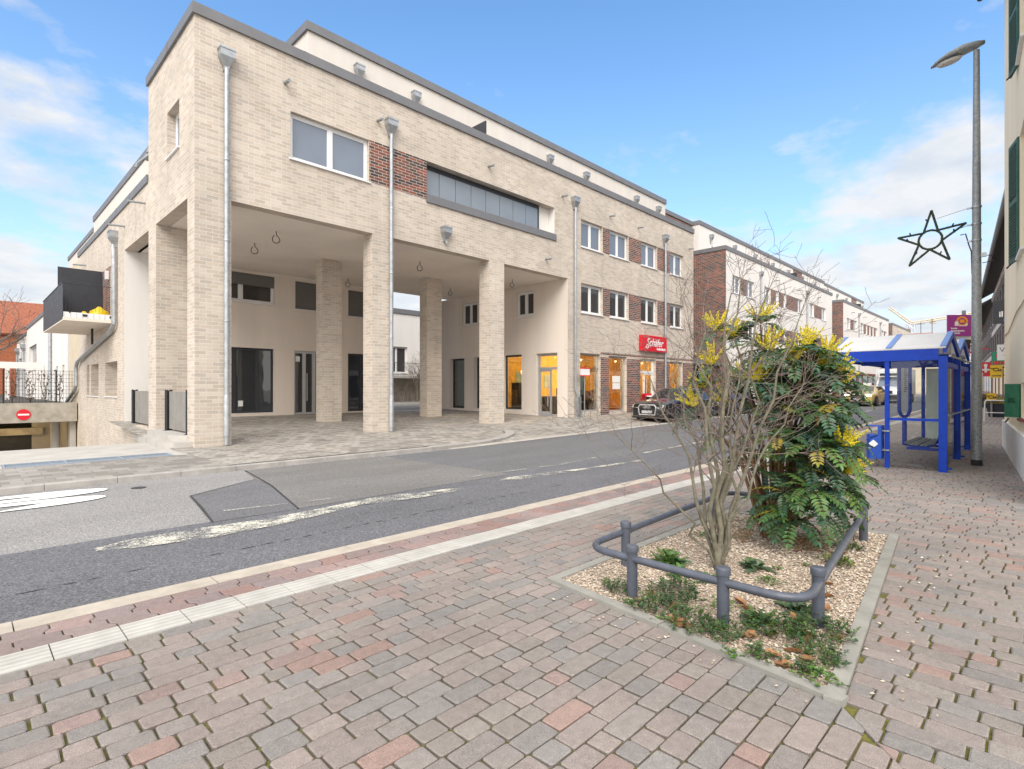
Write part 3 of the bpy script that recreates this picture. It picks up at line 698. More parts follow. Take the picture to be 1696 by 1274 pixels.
# ------------------------------------------------------------------ the brick corner building
X0, Y0, XR, X1, SO, PAR, YB = 4.37, 16.02, 33.0, 20.13, 6.78, 11.5, 25.0
B = thing('apartment_building', 'long beige brick corner building raised on brick pillars over an open passage', 'building', (X0, Y0, 0))
WX = [(21.16, 22.98), (23.6, 25.4), (26.65, 28.44), (29.95, 31.66)]
SHOP = [(21.09, 22.77, .43, 3.31), (23.52, 25.2, .36, 3.28), (26.58, 28.26, .2, 3.25), (29.9, 31.55, .4, 3.2)]
ops = [(X0, X1, -.4, SO), (6.93, 9.57, 8.46, 9.86), (11.93, 19.18, 8.63, 9.88)] + [(a, b, 8.48, 9.82) for a, b in WX] + [(a, b, 5.28, 6.72) for a, b in WX] + SHOP
m = MB(); wall(m, 'y', Y0, .4, X0, XR, -.3, PAR, ops); m.build('front_wall', 'beige_brick', B)
m = MB(); wall(m, 'x', X0, .4, Y0 + .4, 20.97, SO, PAR, [(17.43, 18.69, 8.43, 9.8)]); m.build('side_wall', 'beige_brick', B)
m = MB(); wall(m, 'x', X0, .5, 20.97, 35.72, -3.2, 8.36, [(20.97, 24.66, .29, SO), (26.25, 27.4, 4.55, 6.6), (25.95, 28.45, 1.27, 2.67), (30.0, 32.0, 1.25, 2.7), (32.4, 33.2, 1.25, 2.7)]); m.build('wing_wall', 'beige_brick', B)
for a, b, c, d in ((X0, 5.28, Y0, 16.66), (9.7, 10.51, Y0, 16.62), (15.05, 15.9, Y0, 16.62), (X0, 5.3, 20.0, 20.965), (10.15, 10.98, 20.5, 21.05), (15.27, 16.14, 20.5, 21.05)):
    m = MB(); m.box(a, b, c, d, -.3, SO - .003); m.build('pillar', 'beige_brick', B)
m = MB(); m.box(X0 + .4, X1, Y0 + .4, YB, SO, SO + .25); m.box(X0 + .5, 16.3, 20.97, YB - .002, SO + .25, SO + .5); m.build('soffit', 'soffit_render', B)
BW = [(5.8, 10.09, 5.39, 6.66), (11.04, 12.6, 5.32, 6.62), (13.75, 15.3, 5.24, 6.55), (6.2, 10.06, .5, 3.38), (10.98, 12.7, .34, 3.36), (13.73, 15.45, .43, 3.35)]
m = MB(); wall(m, 'y', YB, .35, X0 + .5, 16.3, -.1, SO - .002, BW); m.build('back_wall', 'warm_render', B)
m = MB(); m.box(X0 + .004, X0 + 1.0, 24.64, YB + .3, .292, SO - .004); m.box(X0 + .5, X0 + .6, 20.97, YB, -.1, .285); m.build('passage_end_wall', 'white_render', B)
m = MB(); m.box(15.95, 16.3, YB + .35, 33, -.1, SO); m.build('courtyard_wall', 'warm_render', B)
PW = [(16.66, 18.02, .2, 3.31), (19.02, 20.28, .5, 3.32), (21.3, 22.68, .47, 3.3), (23.5, 24.8, .45, 3.3), (18.19, 19.4, 5.25, 6.5), (22.4, 23.7, 5.14, 6.4)]
m = MB(); wall(m, 'x', X1, .32, Y0 + .4, 26.2, -.1, SO - .002, PW); m.box(X1 - .006, X1, Y0 + .012, Y0 + .4, -.1, SO - .003); m.build('passage_wall', 'warm_render', B)
# copings, penthouse and roofs
m = MB(); m.box(X0 - .07, XR + .02, Y0 - .07, Y0 + .44, PAR, PAR + .29); m.box(X0 - .07, X0 + .44, Y0 + .44, 21.02, PAR, PAR + .29); m.box(X0 + .44, 8.48, 20.58, 21.02, PAR, PAR + .29)
for x in np.arange(X0 + 2.95, XR, 3.02): m.box(x, x + .1, Y0 - .078, Y0 - .07, PAR - .004, PAR + .294)
m.box(X0 - .078, X0 - .07, 18.4, 18.5, PAR - .004, PAR + .294)
m.build('coping', 'coping_grey', B)
m = MB(); m.box(X0 + .4, XR, Y0 + .4, 20.97, PAR - .4, PAR - .25); m.box(X0 + .5, XR, 20.97, 30, 8.0, 8.1); m.build('roof', 'dark_roof', B)
m = MB(); m.box(X0 + .4, 8.48, 20.62, 20.96, 8.1, PAR); m.build('gable_wall', 'beige_brick', B); m = MB(); m.box(XR - .3, XR - .002, Y0 + .4, 25, -.2, PAR); m.build('gable_wall', 'beige_brick', B)
m = MB(); m.box(8.48, 33.38, 18.2, 25, PAR - .25, 14.0); m.build('penthouse', 'penthouse_render', B)
m = MB(); m.box(8.40, 33.42, 18.12, 18.55, 14.0, 14.3); m.box(8.40, 8.83, 18.55, 25.06, 14.0, 14.3); m.box(8.83, 33.42, 18.55, 25.06, 14.0, 14.12)
for x in np.arange(12, 33, 3.0): m.box(x, x + .09, 18.112, 18.12, 13.996, 14.304)
m.build('penthouse_coping', 'coping_grey', B)
m = MB(); m.box(15.3, 15.36, Y0 + .5, 18.18, PAR - .25, 12.7); m.build('terrace_screen', 'anthracite', B)
m = MB(); m.box(X0 - .05, X0 + .52, 21.02, 35.76, 8.36, 8.62); 
for y in np.arange(23.5, 35, 2.4): m.box(X0 - .057, X0 - .05, y, y + .08, 8.356, 8.624)
m.box(X0 + .9, X0 + 1.3, 21.05, 38, 10.9, 11.2); m.box(X0 + .9, X0 + 1.3, 38, 48, 10.35, 10.6); m.build('wing_coping', 'coping_grey', B)
m = MB(); m.box(X0 + .95, 12, 21.05, 38, 8.1, 10.9); m.box(X0 + .95, 12, 38, 48, 8.1, 10.35); m.box(X0 + .5, X0 + .9, 35.4, 35.7, 8.1, 8.36); m.build('wing_penthouse', 'penthouse_render', B)
m = MB(); m.box(X0 + .02, X0 + .5, 35.722, 39.2, -3.2, 8.3); m.box(X0 + .5, 8, 38.8, 39.2, -3.2, 8.3); m.build('wing_end_wall', 'beige_render', B)
# folded terrace awning above the wing
m = MB(); m.tube([(X0 + .72, 21.1, 10.45), (X0 + .72, 24.6, 10.45)], .13, 10); 
for y in (21.8, 23.6): m.tube([(X0 + .7, y, 10.4), (X0 + .25, y + .3, 9.9), (X0 + .1, y - .2, 9.55)], .04, 6)
m.build('terrace_awning', 'galvanised', B)
# windows and brick panels
window(B, 'y', Y0, 6.93, 9.57, 8.46, 9.86, 2, .13, .08)
window(B, 'x', X0, 17.43, 18.69, 8.43, 9.8, 1, .22, .09)
for a, b in WX:
    window(B, 'y', Y0, a, b, 8.48, 9.82, 2, .15, .085); window(B, 'y', Y0, a, b, 5.28, 6.72, 2, .15, .085, pane='window_dark')
window(B, 'x', X0, 26.25, 27.4, 4.55, 6.6, 1, .25, .08); window(B, 'x', X0, 25.95, 28.45, 1.27, 2.67, 2, .42, .08, sillov=.05, pane='window_dark')
window(B, 'x', X0, 30.0, 32.0, 1.25, 2.7, 2, .42, .08, sillov=.05, pane='window_dark'); window(B, 'x', X0, 32.4, 33.2, 1.25, 2.7, 1, .42, .08, sillov=.05, pane='window_dark')
def panel(a, b, c, d):
    m = MB(); m.box(a, b, Y0 - .005, Y0 + .1, c, d); m.build('brick_panel', 'red_brick', B)
panel(9.575, 11.925, 8.47, 9.87)
for z0, z1 in ((8.48, 9.82), (5.28, 6.72)):
    for (a, b), (c, d) in zip(WX, WX[1:]): panel(b + .004, c - .004, z0 + .002, z1 - .002)
for a, b in ((22.775, 23.515), (25.205, 26.575), (28.265, 29.895), (31.555, XR - .01)): panel(a, b, -.2, 3.18)
m = MB(); m.box(22.775, XR - .01, Y0 - .007, Y0 - .001, 3.315, 3.43); m.build('brick_course', 'red_brick', B)
m = MB(); m.box(X0 - .006, X0 + .1, 27.404, 28.95, 4.45, 6.62); m.build('brick_panel', 'red_brick', B)
# loggia: folding glass behind a grey sill
m = MB(); m.box(11.9, 19.24, Y0 - .06, Y0 + .3, 8.37, 8.66); m.box(15.4, 15.48, Y0 - .066, Y0 - .06, 8.365, 8.663); lg = m.build('loggia', 'coping_grey', B)
m = MB(); n = 8
for k in range(n): a = 11.94 + 6.4 * k / n; m.box(a + .012, a + 6.4 / n - .012, Y0 + .31, Y0 + .33, 8.67, 9.7)
m.build('glass_panels', 'loggia_glass', lg)
m = MB(); m.box(11.935, 18.42, Y0 + .30, Y0 + .36, 9.7, 9.875); m.box(11.935, 18.42, Y0 + .345, Y0 + .36, 8.66, 9.7); m.box(18.34, 18.42, Y0 + .30, Y0 + .345, 8.66, 9.7); m.build('top_rail', 'anthracite', lg)
m = MB(); m.box(18.42, 19.178, Y0 + .36, Y0 + .39, 8.66, 9.876); m.box(19.165, 19.178, Y0 + .02, Y0 + .36, 8.66, 9.876); m.build('return_wall', 'white_render', lg)
# back wall windows with blinds, glazed shop front of the empty unit
def blind(a, b, c, d, ax='y', cc=YB):
    m = MB(); k = int((d - c) / .055)
    for i in range(k): z = c + (d - c) * i / k; m.ab(ax, cc, a + .02, b - .02, .05, .058 + .006 * (i % 2), z, z + (d - c) / k)
    m.build('blind', 'blind', B)
window(B, 'y', YB, *BW[0], 3, .12, .09, pane='window_dark', sillov=.08); blind(BW[0][0], BW[0][1], 6.14, 6.655)
window(B, 'y', YB, *BW[1], 2, .12, .09, sillov=.08); blind(BW[1][0], BW[1][1], 5.34, 6.615)
window(B, 'y', YB, *BW[2], 2, .12, .09, sillov=.08); blind(BW[2][0], BW[2][1], 5.26, 6.545)
def shopwin(ax, c, a, b, z0, z1, splits, frame, pane, name='shop_window', set_=.12, fw=.05, base=None):
    f = window(B, ax, c, a, b, z0, z1, 1, set_, fw, frame, pane, None, splits, name)
    if base: m = MB(); m.ab(ax, c, a + .004, b - .004, .06, set_ + .06, base, z0 + .003); m.build('base_panel', 'alu', f)
    return f
shopwin('y', YB, *BW[3], [7.3, 8.4, 9.35], 'anthracite', 'dark_glass', base=.36); shopwin('y', YB, *BW[5], [14.5], 'anthracite', 'dark_glass', base=.3)
d_ = shopwin('y', YB, *BW[4], [11.52, 12.0], 'alu', 'dark_glass', 'shop_door', fw=.07)
m = MB(); m.tube([(11.62, YB + .03, 1.0), (11.62, YB + .03, 2.3)], .02, 8); m.build('handle', 'alu', d_)
m = MB(); m.box(11.1, 11.3, YB + .105, YB + .112, 2.85, 3.1); m.build('notice', 'white_sign', d_); m = MB(); m.box(12.2, 12.38, YB + .105, YB + .112, 2.75, 3.0); m.build('notice', 'white_sign', d_)
m = MB(); m.box(8.55, 8.75, YB + .1, YB + .108, .8, 1.05); m.build('notice', 'white_sign', B)
# passage wall: shop window, entrance, two lit openings, small windows above
shopwin('x', X1, *PW[1], None, 'anthracite', 'shop_glass', base=.3)
for q in (2, 3): shopwin('x', X1, *PW[q], None, 'anthracite', 'dark_glass' if q == 2 else 'shop_glass', base=.3, set_=.25)
window(B, 'x', X1, *PW[4], 2, .12, .09, pane='window_dark', sillov=.08); window(B, 'x', X1, *PW[5], 2, .12, .09, pane='window_dark', sillov=.08)
def entrance(ax, c, a, b, z0, z1, zt, frame):
    f = window(B, ax, c, a, b, z0, z1, 1, .14, .09, frame, 'shop_glass', None, None, 'shop_door'); m = MB()
    m.ab(ax, c, a + .09, b - .09, .10, .2, zt, zt + .13); k = a + (b - a) * .36; m.ab(ax, c, k, k + .08, .115, .2, z0 + .08, zt)
    m.ab(ax, c, k + .08, b - .09, .118, .2, zt - .09, zt - .003); m.ab(ax, c, k + .08, b - .09, .118, .2, z0 + .08, z0 + .25); m.ab(ax, c, b - .19, b - .094, .119, .199, z0 + .25, zt - .09)
    m.build('leaf_frame', frame, f); m = MB()
    h = k + .16; P = (h, c + .06) if ax == 'y' else (c + .06, h)
    m.tube([(*P, z0 + .5), (*P, zt - .25)], .022, 8); m.build('handle', 'alu', f)
    return f
entrance('x', X1, *PW[0], 2.5, 'alu'); entrance('y', Y0, *SHOP[2], 2.45, 'white_plastic')
for q in (0, 1, 3): shopwin('y', Y0, *SHOP[q], None, 'alu', 'shop_glass', set_=.16)
m = MB()
for q in (0, 1, 3): m.box(SHOP[q][0] + .003, SHOP[q][1] - .003, Y0 + .03, Y0 + .35, -.2, SHOP[q][2] - .002)
m.build('window_plinth', 'white_render', B)
# shop room
m = MB(); m.box(X1 + .33, XR - .35, Y0 + .42, 24.9, -.1, .2); m.build('shop_floor', 'shop_floor', B)
m = MB(); m.box(X1 + .33, XR - .35, 21.6, 21.7, .2, 3.7); m.box(XR - .45, XR - .35, Y0 + .42, 21.6, .2, 3.7); m.box(X1 + .33, XR - .35, Y0 + .42, 24.9, 3.7, 3.8); m.box(X1 + 2.2, X1 + 2.3, 21.7, 24.9, .2, 3.7); m.build('shop_wall', 'ochre_wall', B)
m = MB(); m.box(X1 + .6, X1 + .62, 22.9, 25.2, .45, 3.3); m.build('curtain', 'linen', B)
m = MB()
for x in (21.2, 22.4, 23.9, 25.0, 27.2, 30.2, 31.3):
    for y in (17.3, 18.9, 20.3): m.lathe([(.07, 3.69), (.07, 3.698)], 10, (x, y, 0))
m.build('ceiling_spot', 'spot_warm', B)
for i, (x, y) in enumerate(((21.9, 18.3), (24.6, 18.6), (27.6, 18.3), (30.8, 18.4))):
    l = bpy.data.lights.new('shop_light', 'POINT'); l.energy = 150; l.color = (1, .68, .32); l.shadow_soft_size = .05
    o = bpy.data.objects.new('shop_light', l); COL.objects.link(o); o.location = (x, y, 3.2)
# cable loops waiting for lamps under the soffit
for x, y in ((7.35, 18.1), (7.4, 20.1), (6.9, 23.3), (13.2, 18.2), (12.9, 23.5), (18.4, 18.0), (17.8, 21.9)):
    m = MB(); pts = [(x, y, SO), (x + .01, y, SO - .12)] + [(x + .12 * math.sin(t), y + .03 * math.sin(2 * t), SO - .26 + .13 * math.cos(t)) for t in np.linspace(.2, 5.6, 12)]
    m.tube(pts, .014, 5); m.build('lamp_cable', 'dark_metal', B)
# downpipes with hopper heads, wall spouts
def hopper(mb, x, y, z, s=1., d=(0, -1)):
    w_, k = .19 * s, .26 * s
    def P(u, v, h): return (x + (u if d[1] else d[0] * v), y + (d[1] * v if d[1] else u), h)
    lv = [(z, w_, k), (z - .22 * s, w_, k), (z - .46 * s, .07 * s, .15 * s), (z - .56 * s, .06 * s, .14 * s)]
    n = len(mb.v)
    for h, a, b in lv: mb.v += [P(-a, 0, h), P(a, 0, h), P(a, b, h), P(-a, b, h)]
    fl = (d == (0, -1)) 
    for i in range(3):
        for q in range(4):
            r = (q + 1) % 4; f = (n + i * 4 + q, n + i * 4 + r, n + i * 4 + 4 + r, n + i * 4 + 4 + q); mb.f.append(f if fl else f[::-1]); mb.m.append(0); mb.c.append(None)
    mb.f.append((n, n + 3, n + 2, n + 1) if fl else (n, n + 1, n + 2, n + 3)); mb.m.append(0); mb.c.append(None)
    mb.f.append((n + 12, n + 13, n + 14, n + 15) if fl else (n + 15, n + 14, n + 13, n + 12)); mb.m.append(0); mb.c.append(None)
    mb.ab('y', y, x - w_ * 1.08, x + w_ * 1.08, -k * 1.06, -.002, z - .04, z + .012) if d[1] else mb.ab('x', x, y - w_ * 1.08, y + w_ * 1.08, -k * 1.06, -.002, z - .04, z + .012)
def downpipe(parent, x, y, ztop, path, r=.065, low=None):
    m = MB(); m.tube(path, r, 10)
    zs_ = [path[1][2] - 2.2 * k for k in range(1, 5) if path[1][2] - 2.2 * k > path[-1][2] + .3]
    if abs(path[-1][0] - path[1][0]) < .01 and abs(path[-1][1] - path[1][1]) < .01:
        for z in zs_: m.lathe([(r * 1.15, z), (r * 1.25, z + .02), (r * 1.15, z + .05)], 10, (path[-1][0], path[-1][1], 0))
        if low: m.lathe([(r * 1.25, low - 1.05), (r * 1.25, low), (r * 1.05, low + .06)], 10, (path[-1][0], path[-1][1], 0))
    p = m.build('downpipe', 'zinc_pipe', parent, smooth=40)
    h = MB(); hopper(h, x, y, ztop, 1.0, (0, -1) if abs(y - Y0) < .1 or parent is not B or y > 100 else (-1, 0)); h.build('hopper', 'zinc', p)
    return p
yp = Y0 - .12
downpipe(B, 5.12, Y0, 10.82, [(5.12, Y0 - .14, 10.3), (5.12, yp, 10.0), (5.12, yp, .05)], low=1.35)
downpipe(B, 10.35, Y0, 10.76, [(10.35, Y0 - .14, 10.25), (10.35, yp, 9.9), (10.35, yp, .13)], low=1.3)
downpipe(B, 20.57, Y0, 10.68, [(20.57, Y0 - .14, 10.2), (20.57, yp, 9.8), (20.57, yp, 1.6), (20.72, yp - .03, 1.25), (20.72, yp - .03, .2)])
downpipe(B, 29.2, Y0, 10.62, [(29.2, Y0 - .14, 10.15), (29.2, yp, 9.8), (29.2, yp, .3)])
h = MB(); h.box(20.62, 20.84, Y0 - .26, Y0 - .03, .2, 1.2); h.build('pipe_base', 'zinc', B)
h = MB(); hopper(h, 12.74, Y0, 7.6, .95); h.tube([(12.74, Y0 - .14, 7.08), (12.74, Y0 - .14, 6.98)], .05, 8); h.build('hopper', 'zinc', B)
for x in (10.4, 12.95, 21.3, 24.4, 29.6, 32.3):
    h = MB(); hopper(h, x, 18.2, 13.55, .9); h.tube([(x, 18.06, 13.1), (x, 18.1, 12.8), (x, 18.1, 11.3)], .055, 8); h.build('hopper', 'zinc', B)
p = MB(); p.tube([(X0 - .14, 25.95, 7.2), (X0 - .12, 25.9, 6.8), (X0 - .12, 25.9, 4.1), (X0 - .12, 26.6, 3.85), (X0 - .12, 35.1, 2.95), (X0 - .12, 35.6, 2.7), (X0 - .12, 35.6, 1.75), (X0 - .12, 36.0, 1.5), (X0 - .12, 39.0, .85)], .085, 10)
p = p.build('downpipe', 'zinc_pipe', B, smooth=40); h = MB(); hopper(h, X0, 25.95, 7.72, 1.1, (-1, 0)); h.build('hopper', 'zinc', p)
for x, z in ((6.76, 10.6), (9.88, 10.58), (15., 10.54), (19.71, 10.53), (18.53, 7.4), (23.6, 10.48), (26.36, 10.47), (32.39, 10.4)):
    m = MB(); m.tube([(x, Y0 + .02, z + .03), (x, Y0 - .32, z - .02)], .05, 10); m.build('wall_spout', 'galvanised', B, smooth=40)
for y, z in ((21.4, 7.75), (24.6, 7.65), (33.5, 7.6)):
    m = MB(); m.tube([(X0 + .02, y, z + .02), (X0 - .5, y, z - .02)], .04, 8); m.build('wall_spout', 'galvanised', B, smooth=40)
# balcony over the garage ramp
m = MB(); m.box(2.77, X0 - .002, 26.46, 33.2, 4.18, 4.3); bal = m.build('balcony', 'warm_render', B)
m = MB(); m.box(2.79, X0 - .01, 26.47, 26.5, 4.3, 4.5)
for k in range(9): x = 2.8 + k * .175; m.box(x, x + .012, 26.45, 26.468, 4.3, 4.5)
m.build('balcony_edge', 'white_plastic', bal)
m = MB(); m.box(3.36, 3.5, 26.44, 26.466, 4.37, 4.45); m.box(4.2, 4.34, 26.44, 26.466, 4.37, 4.45); m.box(2.95, 2.99, 26.44, 26.466, 4.46, 4.5); m.build('drain_slot', 'dark_metal', bal)
m = MB(); k = 26.52
while k < 33.1: m.box(2.765, 2.785, k, k + .2, 4.22, 5.6); k += .215
m.box(2.75, 2.80, 26.5, 33.2, 5.6, 5.64); m.build('outer_panel', 'anthracite', bal)
m = MB(); 
for k in range(14): x = 2.86 + k * .113; m.tube([(x, 26.5, 4.56), (x, 26.5, 5.6)], .006, 5)
m.tube([(2.78, 26.5, 5.6), (X0, 26.5, 5.6)], .014, 6); m.build('railing', 'dark_metal', bal)
m = MB(); m.box(2.86, X0 - .02, 28.9, 28.94, 4.3, 6.6); m.build('privacy_screen', 'anthracite', bal)
m = MB(); m.box(X0 - .12, X0 - .01, 27.6, 27.8, 6.1, 6.45); m.build('wall_lamp', 'white_plastic', B)
m = MB(); m.tube([(X0 - .3, 29.5, 4.18), (X0 - .3, 29.5, 3.5)], .045, 8); m.build('balcony_drain', 'dark_metal', bal)
# concrete landing and the mesh railings in the two side openings
m = MB(); m.prism([(3.72, 16.9), (3.95, 16.3), (X0 - .004, 16.2), (X0 - .004, 22.2), (4.2, 22.2), (3.95, 20.0)], -.1, .16); m.prism([(4.05, 17.2), (X0 - .006, 16.67), (X0 + .5, 16.67), (X0 + .5, 19.99), (X0 - .006, 19.99), (4.05, 19.6)], .1, .30); m.build('side_step', 'concrete', B)
for y0, y1 in ((17.1, 19.3), (21.3, 23.9)):
    r = thing('mesh_railing', 'dark ladder posts with a grey panel ' + ('beside the corner pillar' if y0 < 18 else 'in the opening behind the second side pillar'), 'railing', (X0 + .15, y0, .29), 'mesh railings in the side openings')
    for y in (y0, y1):
        m = MB()
        for dx in (0, .13): m.box(X0 + .1 + dx, X0 + .13 + dx, y - .11, y - .07, .3, 1.55); m.box(X0 + .1 + dx, X0 + .13 + dx, y + .07, y + .11, .3, 1.55)
        for q in range(9): m.box(X0 + .1, X0 + .26, y - .11, y + .11, .36 + q * .14, .375 + q * .14)
        m.box(X0 + .105, X0 + .255, y - .068, y + .068, .302, 1.53); m.box(X0 + .05, X0 + .3, y - .16, y + .16, .29, .3); m.build('post', 'dark_metal', r)
    m = MB(); m.box(X0 + .17, X0 + .18, y0 + .112, y1 - .112, .36, 1.5); m.build('panel', 'mesh_grey', r)
# yellow bag left on the balcony
o = MB(); o.lathe([(.22, 4.31), (.34, 4.36), (.36, 4.5), (.30, 4.66), (.14, 4.76), (.05, 4.85)], 12, (3.95, 26.95, 0)); o.lathe([(.08, 4.31), (.14, 4.34), (.13, 4.5), (.05, 4.6)], 9, (3.45, 26.8, 0)); 
tag(o.build('rubbish_bag', 'post_yellow', smooth=True, shift=(3.95, 26.95, 4.31)), 'bright yellow filled bag lying on the balcony floor behind thin bars', 'bag')

# ------------------------------------------------------------------ shop signs and what stands in the shop window
sg = thing('shop_sign', 'red lightbox sign with white handwriting above the shop door', 'sign', (27.8, Y0, 4.1))
m = MB(); m.box(26.42, 29.15, Y0 - .22, Y0 - .02, 3.68, 4.56); m.build('box', 'red_sign', sg)
m = MB(); text_mb(m, 'Schäfer', (26.85, Y0 - .222, 3.98), (1, 0, 0), (0, 0, 1), .62, shear=.35, bold=.012)
for k in range(10): m.box(28.0 + k * .1, 28.07 + k * .1, Y0 - .228, Y0 - .221, 3.77, 3.88 + .03 * (k % 3 == 0))
m.tube([(26.86, Y0 - .225, 3.95), (26.8, Y0 - .225, 3.87), (26.95, Y0 - .225, 3.82), (27.12, Y0 - .225, 3.95)], .022, 5); m.build('lettering', 'white_sign', sg)
m = MB(); text_mb(m, 'Schäfer', (21.5, Y0 + .13, 2.42), (1, 0, 0), (0, 0, 1), .42, shear=.35); tag(m.build('window_lettering', 'black_sign'), 'dark handwritten lettering on the leftmost lit shop window', 'lettering')
t = thing('notice_board', 'small white plate with red edges on a thin post by the shop corner', 'sign', (20.95, Y0 - .35, .2))
m = MB(); m.tube([(21.0, Y0 - .33, .2), (21.0, Y0 - .33, 2.5)], .022, 8); m.build('post', 'galvanised', t)
m = MB(); m.box(20.64, 21.34, Y0 - .38, Y0 - .352, 2.22, 2.52); m.build('plate', 'white_sign', t)
m = MB(); m.box(20.62, 21.36, Y0 - .385, Y0 - .35, 2.52, 2.57); m.box(20.62, 21.36, Y0 - .385, Y0 - .35, 2.17, 2.22); m.lathe([(.05, Y0 - .38), (.05, Y0 - .36)], 10, (20.98, 0, 2.6), 'y'); m.build('edging', 'red_sign', t)
tag((lambda m: (m.box(24.15, 24.85, Y0 + .19, Y0 + .2, 1.9, 2.25), m.box(24.15, 24.85, Y0 + .19, Y0 + .2, 1.55, 1.87), m.build('paper_notice', 'white_sign', shift=(24.5, Y0 + .2, 1.55)))[-1])(MB()), 'white two part paper notice stuck inside the second shop window', 'notice')
m = MB(); m.box(21.6, 22.1, Y0 + .45, Y0 + .47, 1.25, 2.3); tag(m.build('poster', 'poster', shift=(21.85, Y0 + .46, 1.25)), 'pale green poster hanging behind the leftmost shop window', 'poster')
def chair(label, x, y, z, mat, s=1.):
    t = thing('chair', label, 'chair', (x, y, z)); m = MB(); m.box(x - .2 * s, x + .2 * s, y - .2 * s, y + .2 * s, z + .42 * s, z + .46 * s); m.build('seat', mat, t)
    m = MB(); m.obox((x - .19 * s, y + .17 * s, z + .46 * s), (.38 * s, 0, 0), (0, .03 * s, 0), (0, .08 * s, .42 * s)); m.build('backrest', mat, t)
    for a in (-1, 1):
        for b in (-1, 1): m = MB(); m.tube([(x + a * .17 * s, y + b * .17 * s, z + .42 * s), (x + a * .21 * s, y + b * .22 * s, z)], .02 * s, 6); m.build('leg', mat, t)
chair('mint green child sized high chair inside the leftmost shop window', 21.75, Y0 + .75, .2, 'mint', 1.6)
t = thing('sales_counter', 'dark sales counter with shelves inside the leftmost shop window', 'counter', (22.2, 18.4, .2)); m = MB(); m.box(21.2, 23.2, 18.2, 18.8, .2, 1.15); m.build('body', 'shop_dark', t); m = MB(); m.box(21.15, 23.25, 18.15, 18.85, 1.15, 1.2); m.build('top', 'seat_wood', t)
t = thing('display_shelf', 'dark open shelf with goods behind the second shop window', 'shelf', (24.6, 19.5, .2)); m = MB()
for z in (.3, .75, 1.2): m.box(23.7, 25.7, 19.2, 19.7, z, z + .05)
for x in (23.7, 25.65): m.box(x, x + .05, 19.2, 19.7, .2, 1.6)
m.build('frame', 'shop_dark', t); m = MB()
for k in range(14): x = 23.8 + RND.random() * 1.7; z = RND.choice((.35, .8, 1.25)); m.box(x, x + .16, 19.25, 19.5, z, z + RND.uniform(.12, .3))
m.build('goods', 'red_sign', t)
t = thing('shelf_unit', 'tall grey shelf unit seen through the shop window in the passage', 'shelf', (21.6, 20.6, .2)); m = MB(); m.box(21.3, 21.75, 20.35, 20.9, .2, 1.9); m.build('body', 'shop_dark', t); m = MB(); m.box(21.29, 21.3, 20.4, 20.85, .6, 1.5); m.build('goods', 'blind', t)
for i, (x, z, s_) in enumerate(((22.6, 2.2, .35), (23.9, 2.4, .3), (25.1, 2.0, .4), (27.0, 2.3, .35), (28.0, 1.9, .3), (30.4, 2.2, .45))):
    m = MB(); m.box(x - s_ * .7, x + s_ * .7, 21.56, 21.595, z - s_, z + s_); o = m.build('picture_frame', 'shop_dark' if i % 2 else 'poster', shift=(x, 21.58, z)); tag(o, 'framed picture on the lit back wall of the shop', 'picture', 'pictures on the shop wall')
t = thing('clothes_rack', 'low rack of dark goods near the shop door, behind the glass', 'rack', (27.6, 19.8, .2)); m = MB(); m.box(26.6, 28.8, 19.6, 20.2, .2, .9); m.build('base', 'shop_dark', t); m = MB()
for k in range(12): x = 26.7 + k * .17; m.box(x, x + .1, 19.7, 20.1, .9, .9 + RND.uniform(.2, .6))
m.build('goods', 'shop_floor', t)
t = thing('pendant_lamp', 'glowing orange paper lantern hanging inside the passage shop window', 'lamp', (21.7, 20.2, 2.6)); m = MB(); m.tube([(21.7, 20.2, 3.7), (21.7, 20.2, 2.75)], .01, 5); m.build('cable', 'dark_metal', t)
m = MB(); m.lathe([(.05, 2.75), (.2, 2.68), (.27, 2.5), (.2, 2.3), (.06, 2.24)], 14, (21.7, 20.2, 0)); m.build('shade', 'lamp_warm', t, smooth=True)
t = thing('a_frame_sign', 'red framed pavement board standing between the shop door and the black car', 'sign', (25.9, 15.2, .25)); 
for s in (-1, 1):
    m = MB(); m.obox((25.55, 15.2 + s * .34, .27), (.7, 0, 0), (0, .03, 0), (0, -s * .28, 1.05)); m.build('board', 'red_sign', t)
m = MB(); m.obox((25.63, 14.845, .40), (.54, 0, 0), (0, .005, 0), (0, .215, .8)); m.build('sheet', 'white_sign', t)
